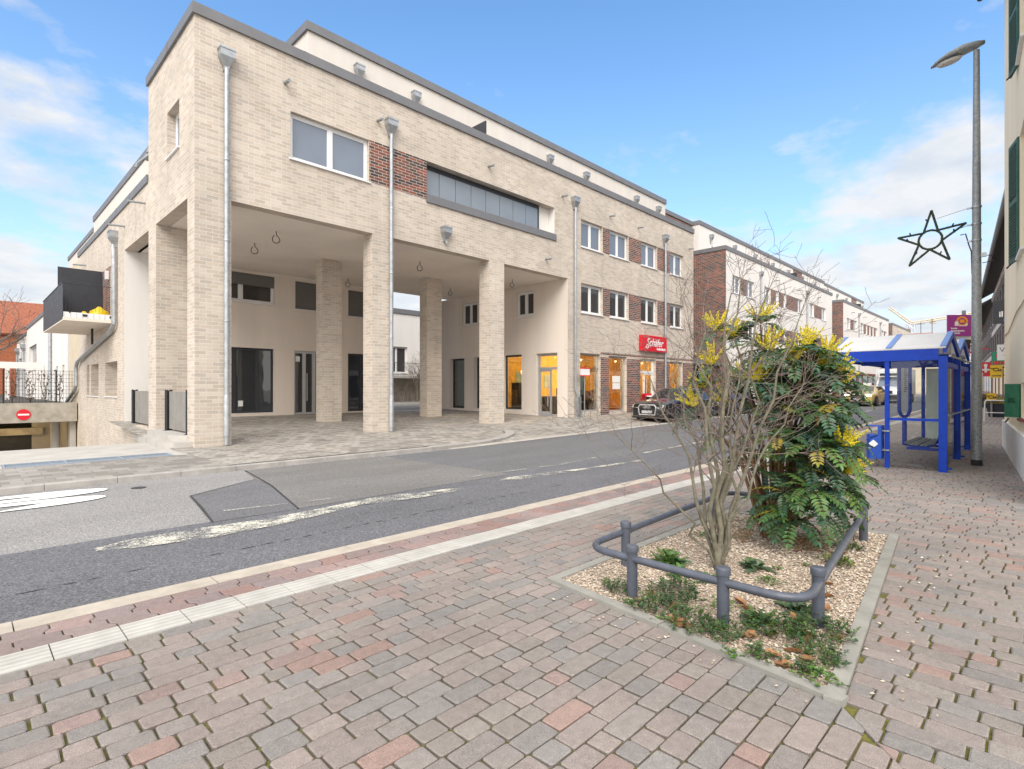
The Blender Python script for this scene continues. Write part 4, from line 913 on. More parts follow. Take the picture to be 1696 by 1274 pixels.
# ------------------------------------------------------------------ the row of houses further down the street
def flat_house(name, label, x0, x1, y, zb, zp, main, wins, rows, brickgaps, depth=2.2, pent=None, pipes=(), side='red_brick'):
    """flat roofed house: rendered front, clinker end wall, set-back top storey"""
    t = thing(name, label, 'building', (x0, y, zb))
    ops = [(a, b, c, d) for c, d in rows for a, b in wins]
    m = MB(); wall(m, 'y', y, .35, x0 + .12, x1, zb - .3, zp, ops); m.build('front_wall', main, t)
    m = MB(); m.box(x0, x0 + .118, y + .01, y + 9, zb - .3, zp); m.box(x0 - .003, x0 + .1, y + .003, y + .01, zb - .3, zp); m.build('end_wall', side, t)
    m = MB(); m.box(x0 - .06, x1 + .04, y - .06, y + .4, zp, zp + .3); m.box(x0 - .06, x0 + .4, y + .4, y + 9, zp, zp + .3); m.build('coping', 'coping_grey', t)
    m = MB(); m.box(x0 + .12, x1, y + .35, y + 9, zp - .4, zp - .3); m.build('roof', 'dark_roof', t)
    for a, b, c, d in ops: window(t, 'y', y, a, b, c, d, 2 if b - a > .9 else 1, .14, .08, pane='upper_glass' if c > zb + 7 else 'window_dark')
    for a, b in brickgaps:
        for c, d in rows: m = MB(); m.box(a + .004, b - .004, y - .005, y + .08, c + .01, d - .01); m.build('brick_panel', 'red_brick', t)
    for x in pipes:
        p = MB(); p.tube([(x, y - .14, zp - 1.2), (x, y - .12, zp - 1.5), (x, y - .12, zb)], .065, 8); p = p.build('downpipe', 'zinc_pipe', t, smooth=40)
        h = MB(); hopper(h, x, y, zp - .65, 1.); h.build('hopper', 'zinc', p)
    for x in np.arange(x0 + 4, x1 - 2, 6.3):
        m = MB(); m.tube([(x, y + .02, zp - .9), (x, y - .4, zp - .93)], .045, 8); m.build('wall_spout', 'galvanised', t)
    if pent:
        px0, px1, pz = pent; py_ = y + depth
        m = MB(); m.box(px0, px1, py_, y + 9, zp - .3, pz); pe = m.build('penthouse', 'white_render', t)
        m = MB(); m.box(px0 - .06, px1 + .03, py_ - .07, py_ + .35, pz, pz + .3); m.box(px0 - .06, px0 + .35, py_ + .35, y + 9, pz, pz + .3); m.build('coping', 'coping_grey', pe)
        for x in np.arange(px0 + 2., px1 - 1, 4.6):
            h = MB(); hopper(h, x, py_, pz - .45, .95); h.tube([(x, py_ - .1, pz - .95), (x, py_ - .1, zp)], .055, 8); h.build('hopper', 'zinc', pe)
        x = px0 + (px1 - px0) * .52; m = MB(); m.box(x, x + .06, y + .4, py_ - .02, zp - .2, zp + 1.05); m.build('terrace_screen', 'anthracite', pe)
        x = px0 + (px1 - px0) * .66; m = MB(); m.box(x, x + 3., py_ - .006, py_ + .1, zp - .2, pz - .02); m.build('brick_panel', 'red_brick', pe)
        window(pe, 'y', py_ - .08, px0 + 1.9, px0 + 3.7, zp - .2, zp + 1.15, 2, .0, .08, sill=None)
    return t
L = thing('link_building', 'narrow dark red clinker link between the brick corner building and the first white house', 'building', (33, 19.6, .35))
m = MB(); m.box(33.01, 40.1, 19.6, 26, 0, 14.3); m.build('wall', 'red_brick', L)
m = MB(); m.box(33.43, 40.1, 19.52, 19.95, 14.3, 14.6); m.build('coping', 'coping_grey', L)
m = MB(); m.box(33.02, 39.9, 17.2, 19.6, 3.3, 3.6); m.build('canopy', 'coping_grey', L); m = MB(); m.box(33.02, 39.9, 18.9, 19.58, .1, 3.3); m.build('entrance_glass', 'dark_glass', L)
def wn(pairs): return [tuple(p) for p in pairs]
H1 = flat_house('white_house', 'long white rendered house with a red clinker end wall, next to the brick corner building', 40.0, 68.6, 16.9, .4, 11.95, 'white_render',
    wn([(41.3, 42.9), (44.0, 45.7), (47.9, 49.4), (50.6, 51.4), (52.6, 53.4), (56.6, 58.2), (60.4, 61.9), (64.6, 66.2)]), [(8.9, 10.25), (5.6, 6.95)], [(42.9, 44.0), (49.4, 50.6), (51.4, 52.6), (53.4, 56.6), (61.9, 64.6)], 2.2, (40.3, 74.0, 14.35), (46.9, 59.3))
H2 = flat_house('white_house', 'second white rendered house down the street with a clinker end wall and two downpipes', 74.6, 101.5, 17.2, .5, 12.0, 'white_render',
    wn([(76.4, 78.0), (79.8, 81.4), (83.4, 85.), (86.4, 87.2), (88.4, 89.2), (90.4, 91.2), (92.2, 93.8), (96.4, 98.), (98.9, 100.2)]), [(8.9, 10.25), (5.6, 6.95)], [(78., 79.8), (85., 86.4), (87.2, 88.4), (89.2, 90.4), (91.2, 92.2), (98., 98.9)], 2.2, (74.2, 96., 14.4), (82.2, 95.2))
flat_house('cream_house', 'cream brick house at the far end of the flat roofed row', 107, 124, 17.6, .5, 12.0, 'beige_brick', wn([(109, 110.6), (112, 113.6), (115, 116.6)]), [(8.9, 10.25)], [(110.6, 112.)], 2.2, None, (120.,))
# ground floor arcade, awnings of the row
for x0, x1, yy, nm in ((46, 66, 16.9, H1), (78, 100, 17.2, H2)):
    m = MB(); m.box(x0, x1, yy - .03, yy - .006, .5, 3.3); t = m.build('shop_front', 'dark_glass', nm)
    m = MB(); 
    for k in range(8): x = x0 + (x1 - x0) * k / 7; m.box(x - .15, x + .15, yy - .06, yy - .032, .4, 3.3)
    m.box(x0 - .2, x1 + .2, yy - .35, yy - .007, 3.3, 3.55); m.build('frame', 'maroon', t)
# ------------------------------------------------------------------ garage, fence and houses on the left
G_ = thing('garage_entrance', 'concrete underground garage entrance at the foot of the ramp, lit golden inside', 'garage', (1, 36, -2.9))
m = MB(); m.box(-2.6, 4.34, 36, 36.4, -.12, .85); m.build('beam', 'board_concrete', G_)
m = MB(); m.box(-2.9, -2.6, 18.9, 48, -3.2, .3); m.box(4.1, 4.34, 36.4, 48, -3.2, -.12); m.box(-2.6, 4.1, 47.7, 48, -3.2, -.12); m.build('wall', 'concrete', G_)
m = MB(); m.box(-2.6, 4.1, 36.6, 47.7, -3.1, -2.95); m.build('floor', 'concrete', G_); m = MB(); m.box(-2.6, 4.34, 36.4, 48, -.10, .08); m.build('ceiling', 'board_concrete', G_)
m = MB(); m.box(-2.6, 3.35, 40.4, 40.7, -1.0, -.62); m.build('inner_beam', 'board_concrete', G_)
m = MB(); m.box(-2.6, 2.9, 40.72, 40.8, -2.95, -1.0); m.build('door', 'dark_metal', G_); m = MB(); m.box(2.9, 4.1, 40.72, 40.8, -2.95, -.1); m.build('inner_wall', 'concrete', G_)
m = MB(); m.tube([(3.62, 37.6, -2.95), (3.62, 37.6, -.1)], .2, 16); m.build('column', 'concrete', G_, smooth=40)
m = MB(); m.box(1.6, 2.9, 38.8, 38.95, -.2, -.105); m.build('ceiling_lamp', 'garage_lamp', G_)
l = bpy.data.lights.new('garage_light', 'POINT'); l.energy = 28; l.color = (1, .68, .3); l.shadow_soft_size = .3
o = bpy.data.objects.new('garage_light', l); COL.objects.link(o); o.location = (1.8, 38.6, -.6)
t = thing('no_entry_sign', 'round red no entry sign with a white bar on the garage beam', 'sign', (2.26, 35.98, .3))
m = MB(); m.lathe([(.27, 35.97), (.27, 35.994)], 28, (2.26, 0, .29), 'y'); m.build('disc', 'red_sign', t); m = MB(); m.box(2.05, 2.47, 35.962, 35.968, .25, .33); m.build('bar', 'white_sign', t)
f = thing('mesh_fence', 'dark wire mesh fence standing on the concrete garage beam', 'fence', (1, 36.2, .85)); m = MB(); x = -4.
while x < 4.3: m.tube([(x, 36.2, .87), (x, 36.2, 2.5)], .007, 4, caps=False); x += .12
for k in range(9): z = .92 + k * .195; m.tube([(-4, 36.19, z), (4.3, 36.19, z)], .007, 4, caps=False)
m.build('mesh', 'dark_metal', f)
for x in (-.9, 1.55, 3.52): m = MB(); m.box(x - .03, x + .03, 36.21, 36.27, .85, 2.55); m.build('post', 'dark_metal', f)
def simple_house(label, x0, x1, y0, y1, zb, zt, matn, wins=(), cop=True, name='white_house', group=None):
    t = thing(name, label, 'building', (x0, y0, zb), group); m = MB(); wall(m, 'x', x0, .3, y0, y1, zb, zt, [w_[:4] for w_ in wins]); m.box(x0 + .3, x1, y0, y0 + .3, zb, zt); m.build('wall', matn, t)
    m = MB(); m.box(x0 + .3, x1, y0 + .3, y1, zt - .5, zt - .3); m.build('roof', 'dark_roof', t)
    if cop: m = MB(); m.box(x0 - .08, x0 + .35, y0 - .05, y1 + .05, zt, zt + .28); m.build('coping', 'coping_grey', t)
    for w_ in wins: window(t, 'x', x0, *w_[:4], 1, .2, .08, pane='window_dark')
    return t
hs = simple_house('pale rendered house behind the balcony with a small recessed window', 4.42, 10, 40.2, 48, .7, 7.4, 'white_render', [(41.6, 42.6, 1.6, 3.0), (44.6, 45.6, 1.6, 3.0)])
m = MB(); m.tube([(4.3, 47.6, 7.2), (4.3, 47.6, .8)], .1, 8); m.build('downpipe', 'zinc_pipe', hs)
hs = simple_house('taller white house left of the balcony with one dark window', 4.42, 10, 48.1, 66.7, .7, 6.95, 'white_render', [(58.0, 64.5, 3.1, 5.2)])
hs = simple_house('farthest white house of the left row with two downpipes and grey coping', 4.42, 10, 66.9, 79, .7, 6.5, 'white_render', [(72, 76., 2.6, 4.6)])
for y in (68.4, 75.5):
    p = MB(); p.tube([(4.25, y, 5.0), (4.3, y, .8)], .1, 8); p = p.build('downpipe', 'zinc_pipe', hs); h = MB(); hopper(h, 4.42, y, 5.7, 1.4, (-1, 0)); h.build('hopper', 'zinc', p)
# pergola wall in the garden
t = thing('garden_wall', 'low white wall behind the wire fence with dark openings', 'wall', (0, 52, .8)); m = MB(); m.box(-6, 4.3, 52, 52.2, 3.0, 3.45); m.build('beam', 'white_render', t)
m = MB(); 
for x in (-5.5, -2, .6, 2.3, 3.9): m.box(x, x + .25, 52.01, 52.19, .8, 3.0)
m.build('post', 'white_render', t)
for i, x in enumerate((-.6, 1.0, 1.9, 2.6, 3.2, 3.75)):
    m = MB(); r_ = random.Random(50 + i)
    for k in range(60):
        z = .9 + r_.random() * 1.6; a = r_.random() * 6.28; p = Vector((x + r_.gauss(0, .12), 37.2 + r_.gauss(0, .12), z)); q = p + Vector((math.cos(a) * .07, math.sin(a) * .07, .06))
        m.poly([p, p + Vector((.03, 0, .05)), q, p + Vector((-.02, .02, -.03))])
    for k in range(5): m.tube([(x, 37.2, .8), (x + r_.gauss(0, .08), 37.2, 1.7), (x + r_.gauss(0, .16), 37.2 + r_.gauss(0, .1), 2.4)], [.012, .009, .004], 4)
    tag(m.build('hedge_plant', 'brown_hedge', shift=(x, 37.2, .8)), 'young brown winter hedge plant behind the wire fence', 'shrub', 'young hedge plants behind the wire fence')
# old red house far left
t = thing('red_brick_house', 'old red brick house with an orange tiled roof and skylights beyond the garden', 'house', (0, 92, .7))
m = MB(); wall(m, 'y', 92, .4, -14, 8, .6, 8.2, [(-1.2, .2, 6.1, 7.7), (-1.2, .2, 3.2, 4.8), (1.6, 3., 6.1, 7.7), (1.6, 3., 3.2, 4.8), (-4.2, -2.8, 6.1, 7.7)]); m.build('wall', 'old_brick', t)
for a in (-1.2, 1.6): window(t, 'y', 92, a, a + 1.4, 6.1, 7.7, 2, .15, .1, pane='window_dark'); window(t, 'y', 92, a, a + 1.4, 3.2, 4.8, 2, .15, .1, pane='window_dark')
m = MB(); m.obox((-14.4, 91.6, 8.2), (22.8, 0, 0), (0, 5.4, 4.6), (0, -.1, .2)); m.obox((-14.4, 97.2, 12.75), (22.8, 0, 0), (0, 5.4, -4.6), (0, .1, .2)); rf = m.build('roof', 'roof_tile', t)
for a in (-3.2, .2): m = MB(); m.obox((a, 93.1, 9.75), (2.4, 0, 0), (0, 1.9, 1.62), (0, -.08, .1)); m.build('skylight', 'upper_glass', rf)
# courtyard behind the passage
t = thing('courtyard_house', 'white house with a dark window and balcony rail seen through the passage', 'building', (26, 40, .5))
m = MB(); wall(m, 'y', 40, .4, 23.5, 34, 2.6, 8.1, [(25.6, 27.7, 2.9, 5.2)]); m.build('wall', 'white_render', t)
m = MB(); m.box(23.5, 34, 39.99, 39.998, 2.7, 5.25); m.build('lower_render', 'warm_render', t) if False else None
m = MB(); m.box(23.4, 34.1, 39.9, 40.4, 8.1, 8.5); m.box(23.9, 25.2, 39.7, 39.98, 5.6, 5.95); m.build('coping', 'coping_grey', t); window(t, 'y', 40, 25.6, 27.7, 2.9, 5.2, 2, .2, .09, pane='window_dark')
m = MB(); m.box(23.5, 34, 38.8, 40, 2.45, 2.65); m.build('balcony', 'concrete', t); m = MB(); k = 23.6
while k < 33: m.tube([(k, 38.9, 2.65), (k, 38.9, 3.75)], .014, 4, caps=False); k += .13
m.tube([(23.5, 38.9, 3.75), (33, 38.9, 3.75)], .02, 5); m.build('railing', 'dark_metal', t)
m = MB(); m.box(23.5, 34, 40.0, 40.4, .4, 2.45); m.build('base_wall', 'board_concrete', t)
for i, x in enumerate((25.4, 26.4, 27.5)):
    m = MB(); r_ = random.Random(80 + i)
    for k in range(26):
        a = x + r_.uniform(-.5, .5); m.tube([(a, 38.2, .5), (a + r_.gauss(0, .12), 38.2 + r_.gauss(0, .1), 1.2), (a + r_.gauss(0, .25), 38.2 + r_.gauss(0, .15), r_.uniform(1.5, 2.2))], [.018, .012, .005], 4)
    tag(m.build('bare_shrub', 'twig', shift=(x, 38.2, .5)), 'low bare brown shrub against the courtyard wall', 'shrub', 'bare shrubs along the courtyard wall')
# ------------------------------------------------------------------ right-hand side of the street
YA = math.atan2(.47, 5.76)
yb = thing('yellow_house', 'pale yellow rendered house with green shutters at the right edge beside the pavement', 'house', (19.02, .71, 0), rz=YA + math.pi, local=True)
m = MB(); wall(m, 'y', 0, .4, 0, 9.0, .78, 12.1, [(4.85, 5.9, 4.1, 6.4), (5.22, 5.9, 1.05, 1.7), (4.85, 5.9, 7.85, 10.1), (7.4, 8.4, 4.1, 6.4)]); m.box(0, .4, .4, 9, .78, 12.1); m.build('wall', 'yellow_render', yb)
m = MB(); m.box(0, 9, -.05, .41, -.3, .78); m.box(0, .45, .41, 9, -.3, .78); m.build('plinth', 'plinth_white', yb)
m = MB(); m.box(.0, 9, .4, 9, 11.8, 12.0); m.obox((-.3, -.4, 12.05), (9.5, 0, 0), (0, 4.6, 3.6), (0, -.12, .16)); m.obox((-.3, 4.5, 15.6), (9.6, 0, 0), (0, 5, -3.6), (0, .1, .16)); m.build('roof', 'dark_roof', yb)
m = MB(); m.tube([(-.3, -.47, 12.1), (9.2, -.47, 12.1)], .075, 10); m.build('gutter', 'dark_roof', yb)
window(yb, 'y', 0, 4.85, 5.9, 4.1, 6.4, 2, .15, .08, pane='window_dark'); window(yb, 'y', 0, 4.85, 5.9, 7.85, 10.1, 2, .15, .08, pane='window_dark'); window(yb, 'y', 0, 5.22, 5.9, 1.05, 1.7, 1, .05, .06, frame='maroon', pane='window_dark', sill='maroon'); window(yb, 'y', 0, 7.4, 8.4, 4.1, 6.4, 2, .15, .08, pane='window_dark')
def shutter(hx, z0, z1, wd, ang, mat, solid=False):
    """hinged at hx, opened so it stands off the wall by the angle"""
    a = Vector((-math.cos(rad(ang)), -math.sin(rad(ang)), 0)); n = Vector((a.y, -a.x, 0)) * .045; m = MB(); o = Vector((hx, -.03, 0))
    up = Vector((0, 0, 1))
    def bx(u0, u1, z0_, z1_, th=1.): m.obox(o + a * u0 + up * z0_, a * (u1 - u0), n * th, up * (z1_ - z0_))
    bx(0, .07, z0, z1); bx(wd - .07, wd, z0, z1); bx(.07, wd - .07, z0, z0 + .08); bx(.07, wd - .07, z1 - .08, z1); bx(.07, wd - .07, (z0 + z1) / 2 - .05, (z0 + z1) / 2 + .05)
    if solid: bx(.07, wd - .07, z0 + .08, z1 - .08, .5)
    else:
        z = z0 + .1
        while z < z1 - .12:
            if abs(z - (z0 + z1) / 2) > .07: m.obox(o + a * .07 + up * z + n * -.25, a * (wd - .14), n * 1.4 + up * -.045, up * .012)
            z += .06
    m.build('shutter', mat, yb); m = MB(); 
    m.tube([o + a * wd * .7 + up * (z0 - .02), o + a * wd * .7 + up * (z0 - .1) + n * -1.5], .015, 5); m.build('shutter_catch', 'dark_metal', yb)
shutter(4.83, 4.08, 6.42, .62, 9, 'old_green'); shutter(4.83, 7.83, 10.1, .62, 9, 'old_green'); shutter(5.2, 1.05, 1.68, .30, 40, 'green_shutter', True)
m = MB(); m.tube([(0, -.015, 2.95), (2, -.02, 2.9), (4.5, -.02, 3.1), (9, -.02, 3.15)], .012, 5); m.build('cable', 'beige_render', yb)
# dark rendered houses behind it
da = rad(5)
def dark_house(name, label, x, y, ln, zb, ze, matn, nwin, rows, roofm, band):
    t = thing(name, label, 'house', (x, y, zb), rz=da + math.pi, local=True)   # local x runs back towards the viewer
    ww = ln / nwin; ops = [(k * ww + ww * .22, k * ww + ww * .72, a, b) for k in range(nwin) for a, b in rows]
    m = MB(); wall(m, 'y', 0, .35, 0, ln, -.3, ze, ops); m.box(0, .35, .35, 9, -.3, ze); m.box(ln - .35, ln, .35, 9, -.3, ze); m.build('wall', matn, t)
    for a, b, c, d in ops: window(t, 'y', 0, a, b, c, d, 2, .12, .07, frame='anthracite', pane='dark_glass', sill='white_plastic')
    for a in band: m = MB(); m.box(-.02, ln + .02, -.06, .0, a, a + .35); m.build('band', 'white_render', t)
    m = MB(); m.obox((-.3, -.7, ze - .05), (ln + .6, 0, 0), (0, 5, 3.0), (0, -.1, .18)); m.obox((-.3, 4.4, ze + 2.95), (ln + .6, 0, 0), (0, 5, -3.6), (0, .1, .18)); m.build('roof', roofm, t)
    m = MB(); m.tube([(-.3, -.75, ze), (ln + .3, -.75, ze)], .09, 8); m.build('gutter', 'galvanised', t)
    m = MB(); m.box(0.01, ln - .01, -.02, -.004, 0, 3.0); m.build('ground_floor', 'white_plastic', t)
    for k in range(nwin * 2): m = MB(); m.box(k * ww / 2 + .25, k * ww / 2 + ww / 2 - .1, -.035, -.022, .15, 2.6); m.build('shop_window', 'dark_glass' if k % 3 else 'maroon', t)
    return t
dark_house('grey_house', 'taupe rendered shop house with white bands right behind the yellow house', 56, 2.77, 30, .3, 8.3, 'taupe_render', 11, [(3.85, 5.0), (6.1, 7.5)], 'dark_roof', (5.2, 7.93))
dark_house('grey_house', 'lower dark shop house farther along the right side of the street', 80, 4.85, 23, .5, 7.6, 'taupe_render', 8, [(4.0, 5.2), (6.0, 7.1)], 'dark_roof', (3.3,))
t = dark_house('terrace_house', 'peach rendered house closing the right side of the far street', 108, 7.6, 24, .6, 7.6, 'yellow_render', 8, [(3.9, 5.1), (5.9, 7.0)], 'roof_tile', (3.3,))
t = thing('tiled_roof_house', 'distant house with a red tiled hipped roof below the yellow crane', 'house', (140, 18, .6))
m = MB(); m.box(138, 150, 14.4, 22.4, .5, 11.2); m.build('wall', 'beige_render', t)
m = MB(); b = [(137.5, 14, 11.2), (150.5, 14, 11.2), (150.5, 22.8, 11.2), (137.5, 22.8, 11.2)]; r1, r2 = (142, 16.4, 13.2), (142, 20.6, 13.2); r3, r4 = (146, 20.6, 13.2), (146, 16.4, 13.2)
m.poly([b[0], b[3], r2, r1][::-1]); m.poly([b[3], b[2], r3, r2][::-1]); m.poly([b[2], b[1], r4, r3][::-1]); m.poly([b[1], b[0], r1, r4][::-1]); m.poly([r1, r2, r3, r4][::-1]); m.poly(b[::-1]); m.build('roof', 'roof_tile', t)
m = MB(); m.box(141.5, 142.3, 20.2, 21.0, 12.4, 14.2); m.build('chimney', 'old_brick', t)
m = MB(); m.tube([(143, 18.5, 13.2), (143, 18.5, 15.6)], .06, 5); m.tube([(143, 17.8, 15.2), (143, 19.2, 15.2)], .05, 5); m.tube([(143, 16.6, 13.2), (143, 16.6, 16.2)], .06, 5); m.build('antenna', 'dark_metal', t)
# tower crane far off
t = thing('tower_crane', 'pale yellow tower crane with a long jib above the distant roofs', 'crane', (170, 22.5, 0))
def lattice(mb, a, b, w_, n, r=.09):
    a, b = Vector(a), Vector(b); d = (b - a).normalized(); s = d.cross(Vector((0, 0, 1))); s = (s if s.length > .1 else Vector((0, 1, 0))).normalized() * w_ / 2; u = s.cross(d).normalized() * w_ / 2
    cs = [s + u, -s + u, -s - u, s - u]
    for c in cs: mb.tube([a + c, b + c], r, 4)
    for k in range(n):
        p, q = a + (b - a) * k / n, a + (b - a) * (k + 1) / n
        for i in range(4): mb.tube([p + cs[i], q + cs[(i + 1) % 4]], r * .6, 3, caps=False)
m = MB(); lattice(m, (170, 24, 0), (170, 24, 17.9), 1.5, 14, .14); m.build('mast', 'pale_steel', t)
m = MB(); lattice(m, (170, 24, 18.1), (176, 2, 21.2), .5, 22, .12); lattice(m, (170, 24, 18.1), (168.8, 28.4, 22.4), .5, 9, .12); m.build('jib', 'crane_yellow', t)
m = MB(); m.tube([(168.8, 28.4, 22.5), (172.5, 14, 22.9), (176, 2, 22.2)], .05, 3); m.build('cable', 'galvanised', t)
m = MB(); m.box(171.2, 172.4, 19.2, 20.4, 17.9, 18.7); m.build('cab', 'crane_yellow', t)
# ------------------------------------------------------------------ bus shelter
S = thing('bus_shelter', 'blue framed glass bus shelter with two white gabled roof bays', 'bus shelter', (12.86, 1.33, 0))
def post(x, y, r=.062, z1=2.2, nm='post'):
    m = MB(); m.box(x - r, x + r, y - r, y + r, -.01 + rise(x), z1); m.build(nm, 'blue_paint', S)
    if r < .05: return
    m = MB(); m.box(x - .025, x + .025, y - .13, y - r, rise(x) + .05, rise(x) + .085); m.build('foot', 'blue_paint', S)
XS = (12.86, 15.16, 17.4); SY0, SY1 = 1.33, 3.10
for x in XS: post(x, SY0)
post(12.86, 2.2, .036); post(17.4, 2.2, .036)
for x in XS: m = MB(); m.box(x - .05, x + .05, SY0 + .066, SY1, 2.13, 2.34); m.build('cross_beam', 'blue_paint', S)
m = MB(); m.box(12.78, 17.48, SY1, SY1 + .06, 2.16, 2.34); m.box(12.93, 17.33, SY0 - .03, SY0 + .03, 2.0, 2.1); m.build('eaves_beam', 'blue_paint', S)
RZ = 2.70
for i in range(2):
    a, b = XS[i], XS[i + 1]; c = (a + b) / 2
    m = MB(); th = (0, 0, .03)
    m.obox((a - .02, SY0 - .04, 2.35), (c - a + .02, 0, RZ - 2.35), (0, SY1 - SY0 + .14, 0), th); m.obox((c, SY0 - .04, RZ), (b - c + .02, 0, 2.35 - RZ), (0, SY1 - SY0 + .14, 0), th); m.build('roof_panel', 'roof_sheet', S)
    for y in (SY0 - .05, SY0 + .80, SY1 + .03):
        m = MB(); m.obox((a - .03, y, 2.385), (c - a + .03, 0, RZ - 2.355), (0, .09, 0), (0, 0, .02)); m.obox((c, y, RZ + .03), (b - c + .03, 0, 2.355 - RZ), (0, .09, 0), (0, 0, .02)); m.build('roof_rib', 'blue_pale', S)
    m = MB()
    for y in (SY0 - .045,):
        m.obox((a, y, 2.26), (c - a, 0, RZ - 2.33), (0, .05, 0), (0, 0, .085)); m.obox((c, y, RZ - .07), (b - c, 0, 2.33 - RZ), (0, .05, 0), (0, 0, .085))
    m.build('gable_frame', 'blue_paint', S)
    m = MB(); y = SY0 - .02; m.poly([(a + .05, y, 2.25), (b - .05, y, 2.25), (c, y, RZ - .05)]); m.build('gable_glass', 'shelter_glass', S)
    m = MB(); m.box(a + .1, b - .1, SY0 - .006, SY0 + .006, .22, 1.98); m.build('back_glass', 'shelter_glass', S)
    m = MB(); m.tube([(a, SY0 - .1, 2.2), (b, SY0 - .1, 2.2)], .022, 8); m.tube([(a, SY0 - .05, 1.08), (b, SY0 - .05, 1.08)], .016, 6); m.build('back_rail', 'galvanised', S)
m = MB(); m.box(12.852, 12.868, SY0 + .09, 2.14, .12, 2.12); m.build('side_glass', 'shelter_glass', S)
m = MB(); m.box(12.83, 12.89, SY0 + .07, 2.16, .97, 1.02); m.build('side_rail', 'blue_paint', S)
m = MB(); m.box(17.39, 17.405, SY0 + .09, 2.14, .15, 2.1); m.build('far_side_glass', 'frosted', S)
m = MB(); m.box(17.36, 17.44, 2.165, 2.2, .1, 2.13); m.build('far_frame', 'blue_paint', S)
m = MB(); 
for k in range(6): m.box(17.378, 17.386, 1.5 + RND.random() * .3, 1.85, 1.0 + k * .04, 1.03 + k * .04)
m.build('sticker', 'dark_metal', S)
# slatted bench hung from the back posts
bn = thing('bench', 'grey slatted bench inside the blue bus shelter', 'bench', (14.2, 1.6, 0)); m = MB()
prof = [(2.0, .50), (1.9, .475), (1.75, .46), (1.6, .465), (1.5, .52), (1.45, .62), (1.42, .74)]
for (y0, z0), (y1, z1) in zip(prof, prof[1:]):
    for q in (.12, .56): ya, za = y0 + (y1 - y0) * q, z0 + (z1 - z0) * q; m.obox((13.25, ya, za), (1.9, 0, 0), ((0, (y1 - y0) * .32, (z1 - z0) * .32)), (0, -(z1 - z0) * .15, .02))
m.build('slats', 'seat_wood', bn)
for x in (13.3, 14.2, 15.08):
    m = MB(); m.tube([(x, y, z - .025) for y, z in prof], .018, 6); m.tube([(x, 1.95, .40), (x, 1.35, .40)], .025, 6); m.build('bracket', 'blue_paint', bn)
# litter bin on the slim front post
bi = thing('litter_bin', 'blue litter bin with a white diamond sticker clamped to the slim shelter post', 'bin', (12.84, 2.42, .2))
m = MB(); n = len(m.v)
pr = [(12.70, 2.27), (12.98, 2.27), (13.0, 2.32), (13.0, 2.46), (12.93, 2.53), (12.77, 2.53), (12.7, 2.46)]
m.prism(pr, .20, .68); m.build('body', 'bin_blue', bi)
m = MB(); m.obox((12.7, 2.27, .84), (.3, 0, 0), (0, .27, -.0), (0, 0, .02)); m.box(12.7, 13.0, 2.27, 2.33, .68, .84); m.obox((12.7, 2.33, .66), (.3, 0, 0), (0, .2, -.1), (0, 0, .02)); m.build('hood', 'bin_blue', bi)
m = MB(); m.poly([(12.696, 2.40, .42), (12.696, 2.32, .50), (12.696, 2.40, .58), (12.696, 2.48, .50)][::-1]); m.build('sticker', 'white_sign', bi)
m = MB(); m.box(12.8, 12.92, 2.155, 2.275, .74, .77); m.box(12.8, 12.92, 2.155, 2.275, .36, .39); m.box(12.69, 12.698, 2.44, 2.55, .40, .42); m.build('clamp', 'galvanised', bi)
# timetable stand
st = thing('timetable_stand', 'blue looped bus stop stand with a narrow white timetable beyond the shelter', 'bus stop sign', (17.75, 2.65, .09))
m = MB(); ax = Vector((.70, -.714, 0)) * .145; c0 = Vector((17.75, 2.65, 0))
pts = [c0 - ax + Vector((0, 0, 2.5))] + [c0 - ax + Vector((0, 0, z)) for z in (2.0, 1.3, 1.05)] + [c0 + ax * math.sin(rad(t)) + Vector((0, 0, 1.05 - .22 * math.cos(rad(t)))) for t in (-70, -40, 0, 40, 70)] + [c0 + ax + Vector((0, 0, z)) for z in (1.05, 1.3, 2.0, 2.5)]
m.tube(pts, .045, 8); m.tube([c0 + Vector((0, 0, .06)), c0 + Vector((0, 0, .86))], .055, 10); m.build('frame', 'blue_paint', st, smooth=50)
m = MB(); u = ax * .8; m.obox(c0 - u + Vector((0, 0, .98)), u * 2, Vector((.714, .70, 0)) * .03, (0, 0, 1.5)); m.build('timetable', 'paper', st)
m = MB(); 
for k in range(16): m.obox(c0 - u * .1 + Vector((-.008, -.008, 1.5 + k * .055)), u * RND.uniform(.4, .9), Vector((.0, .0, .018)), Vector((-.003, -.003, 0)))
m.build('print', 'dark_metal', st)
# stop sign
sp_ = thing('stop_sign', 'purple bus and tram stop sign with an orange ring on a grey pole', 'sign', (18.7, 1.5, .1))
c0 = Vector((18.5, 1.56, 0)); ax = Vector((.66, -.75, 0)); nrm = Vector((-.75, -.66, 0))
m = MB(); m.tube([(18.7, 1.5, .1), (18.7, 1.5, 3.66)], .045, 10); m.build('pole', 'galvanised', sp_)
m = MB(); o_ = c0 - ax * .34 + Vector((0, 0, 2.97)); m.obox(o_, ax * .66, nrm * .04, (0, 0, .56)); pp = m.build('panel', 'purple_sign', sp_)
fo = o_ + nrm * .041
m = MB(); 
ang = [2 * math.pi * k / 24 for k in range(25)]
for a0, a1 in zip(ang, ang[1:]): m.poly([fo + ax * (.36 + r * 1.15 * math.cos(t)) + Vector((0, 0, .39 + r * math.sin(t))) + nrm * .003 for r, t in ((.085, a0), (.13, a0), (.13, a1), (.085, a1))])
m.obox(fo + ax * .30 + Vector((0, 0, .35)), ax * .12, nrm * .006, (0, 0, .085)); m.build('ring', 'orange_mark', sp_)
m = MB()
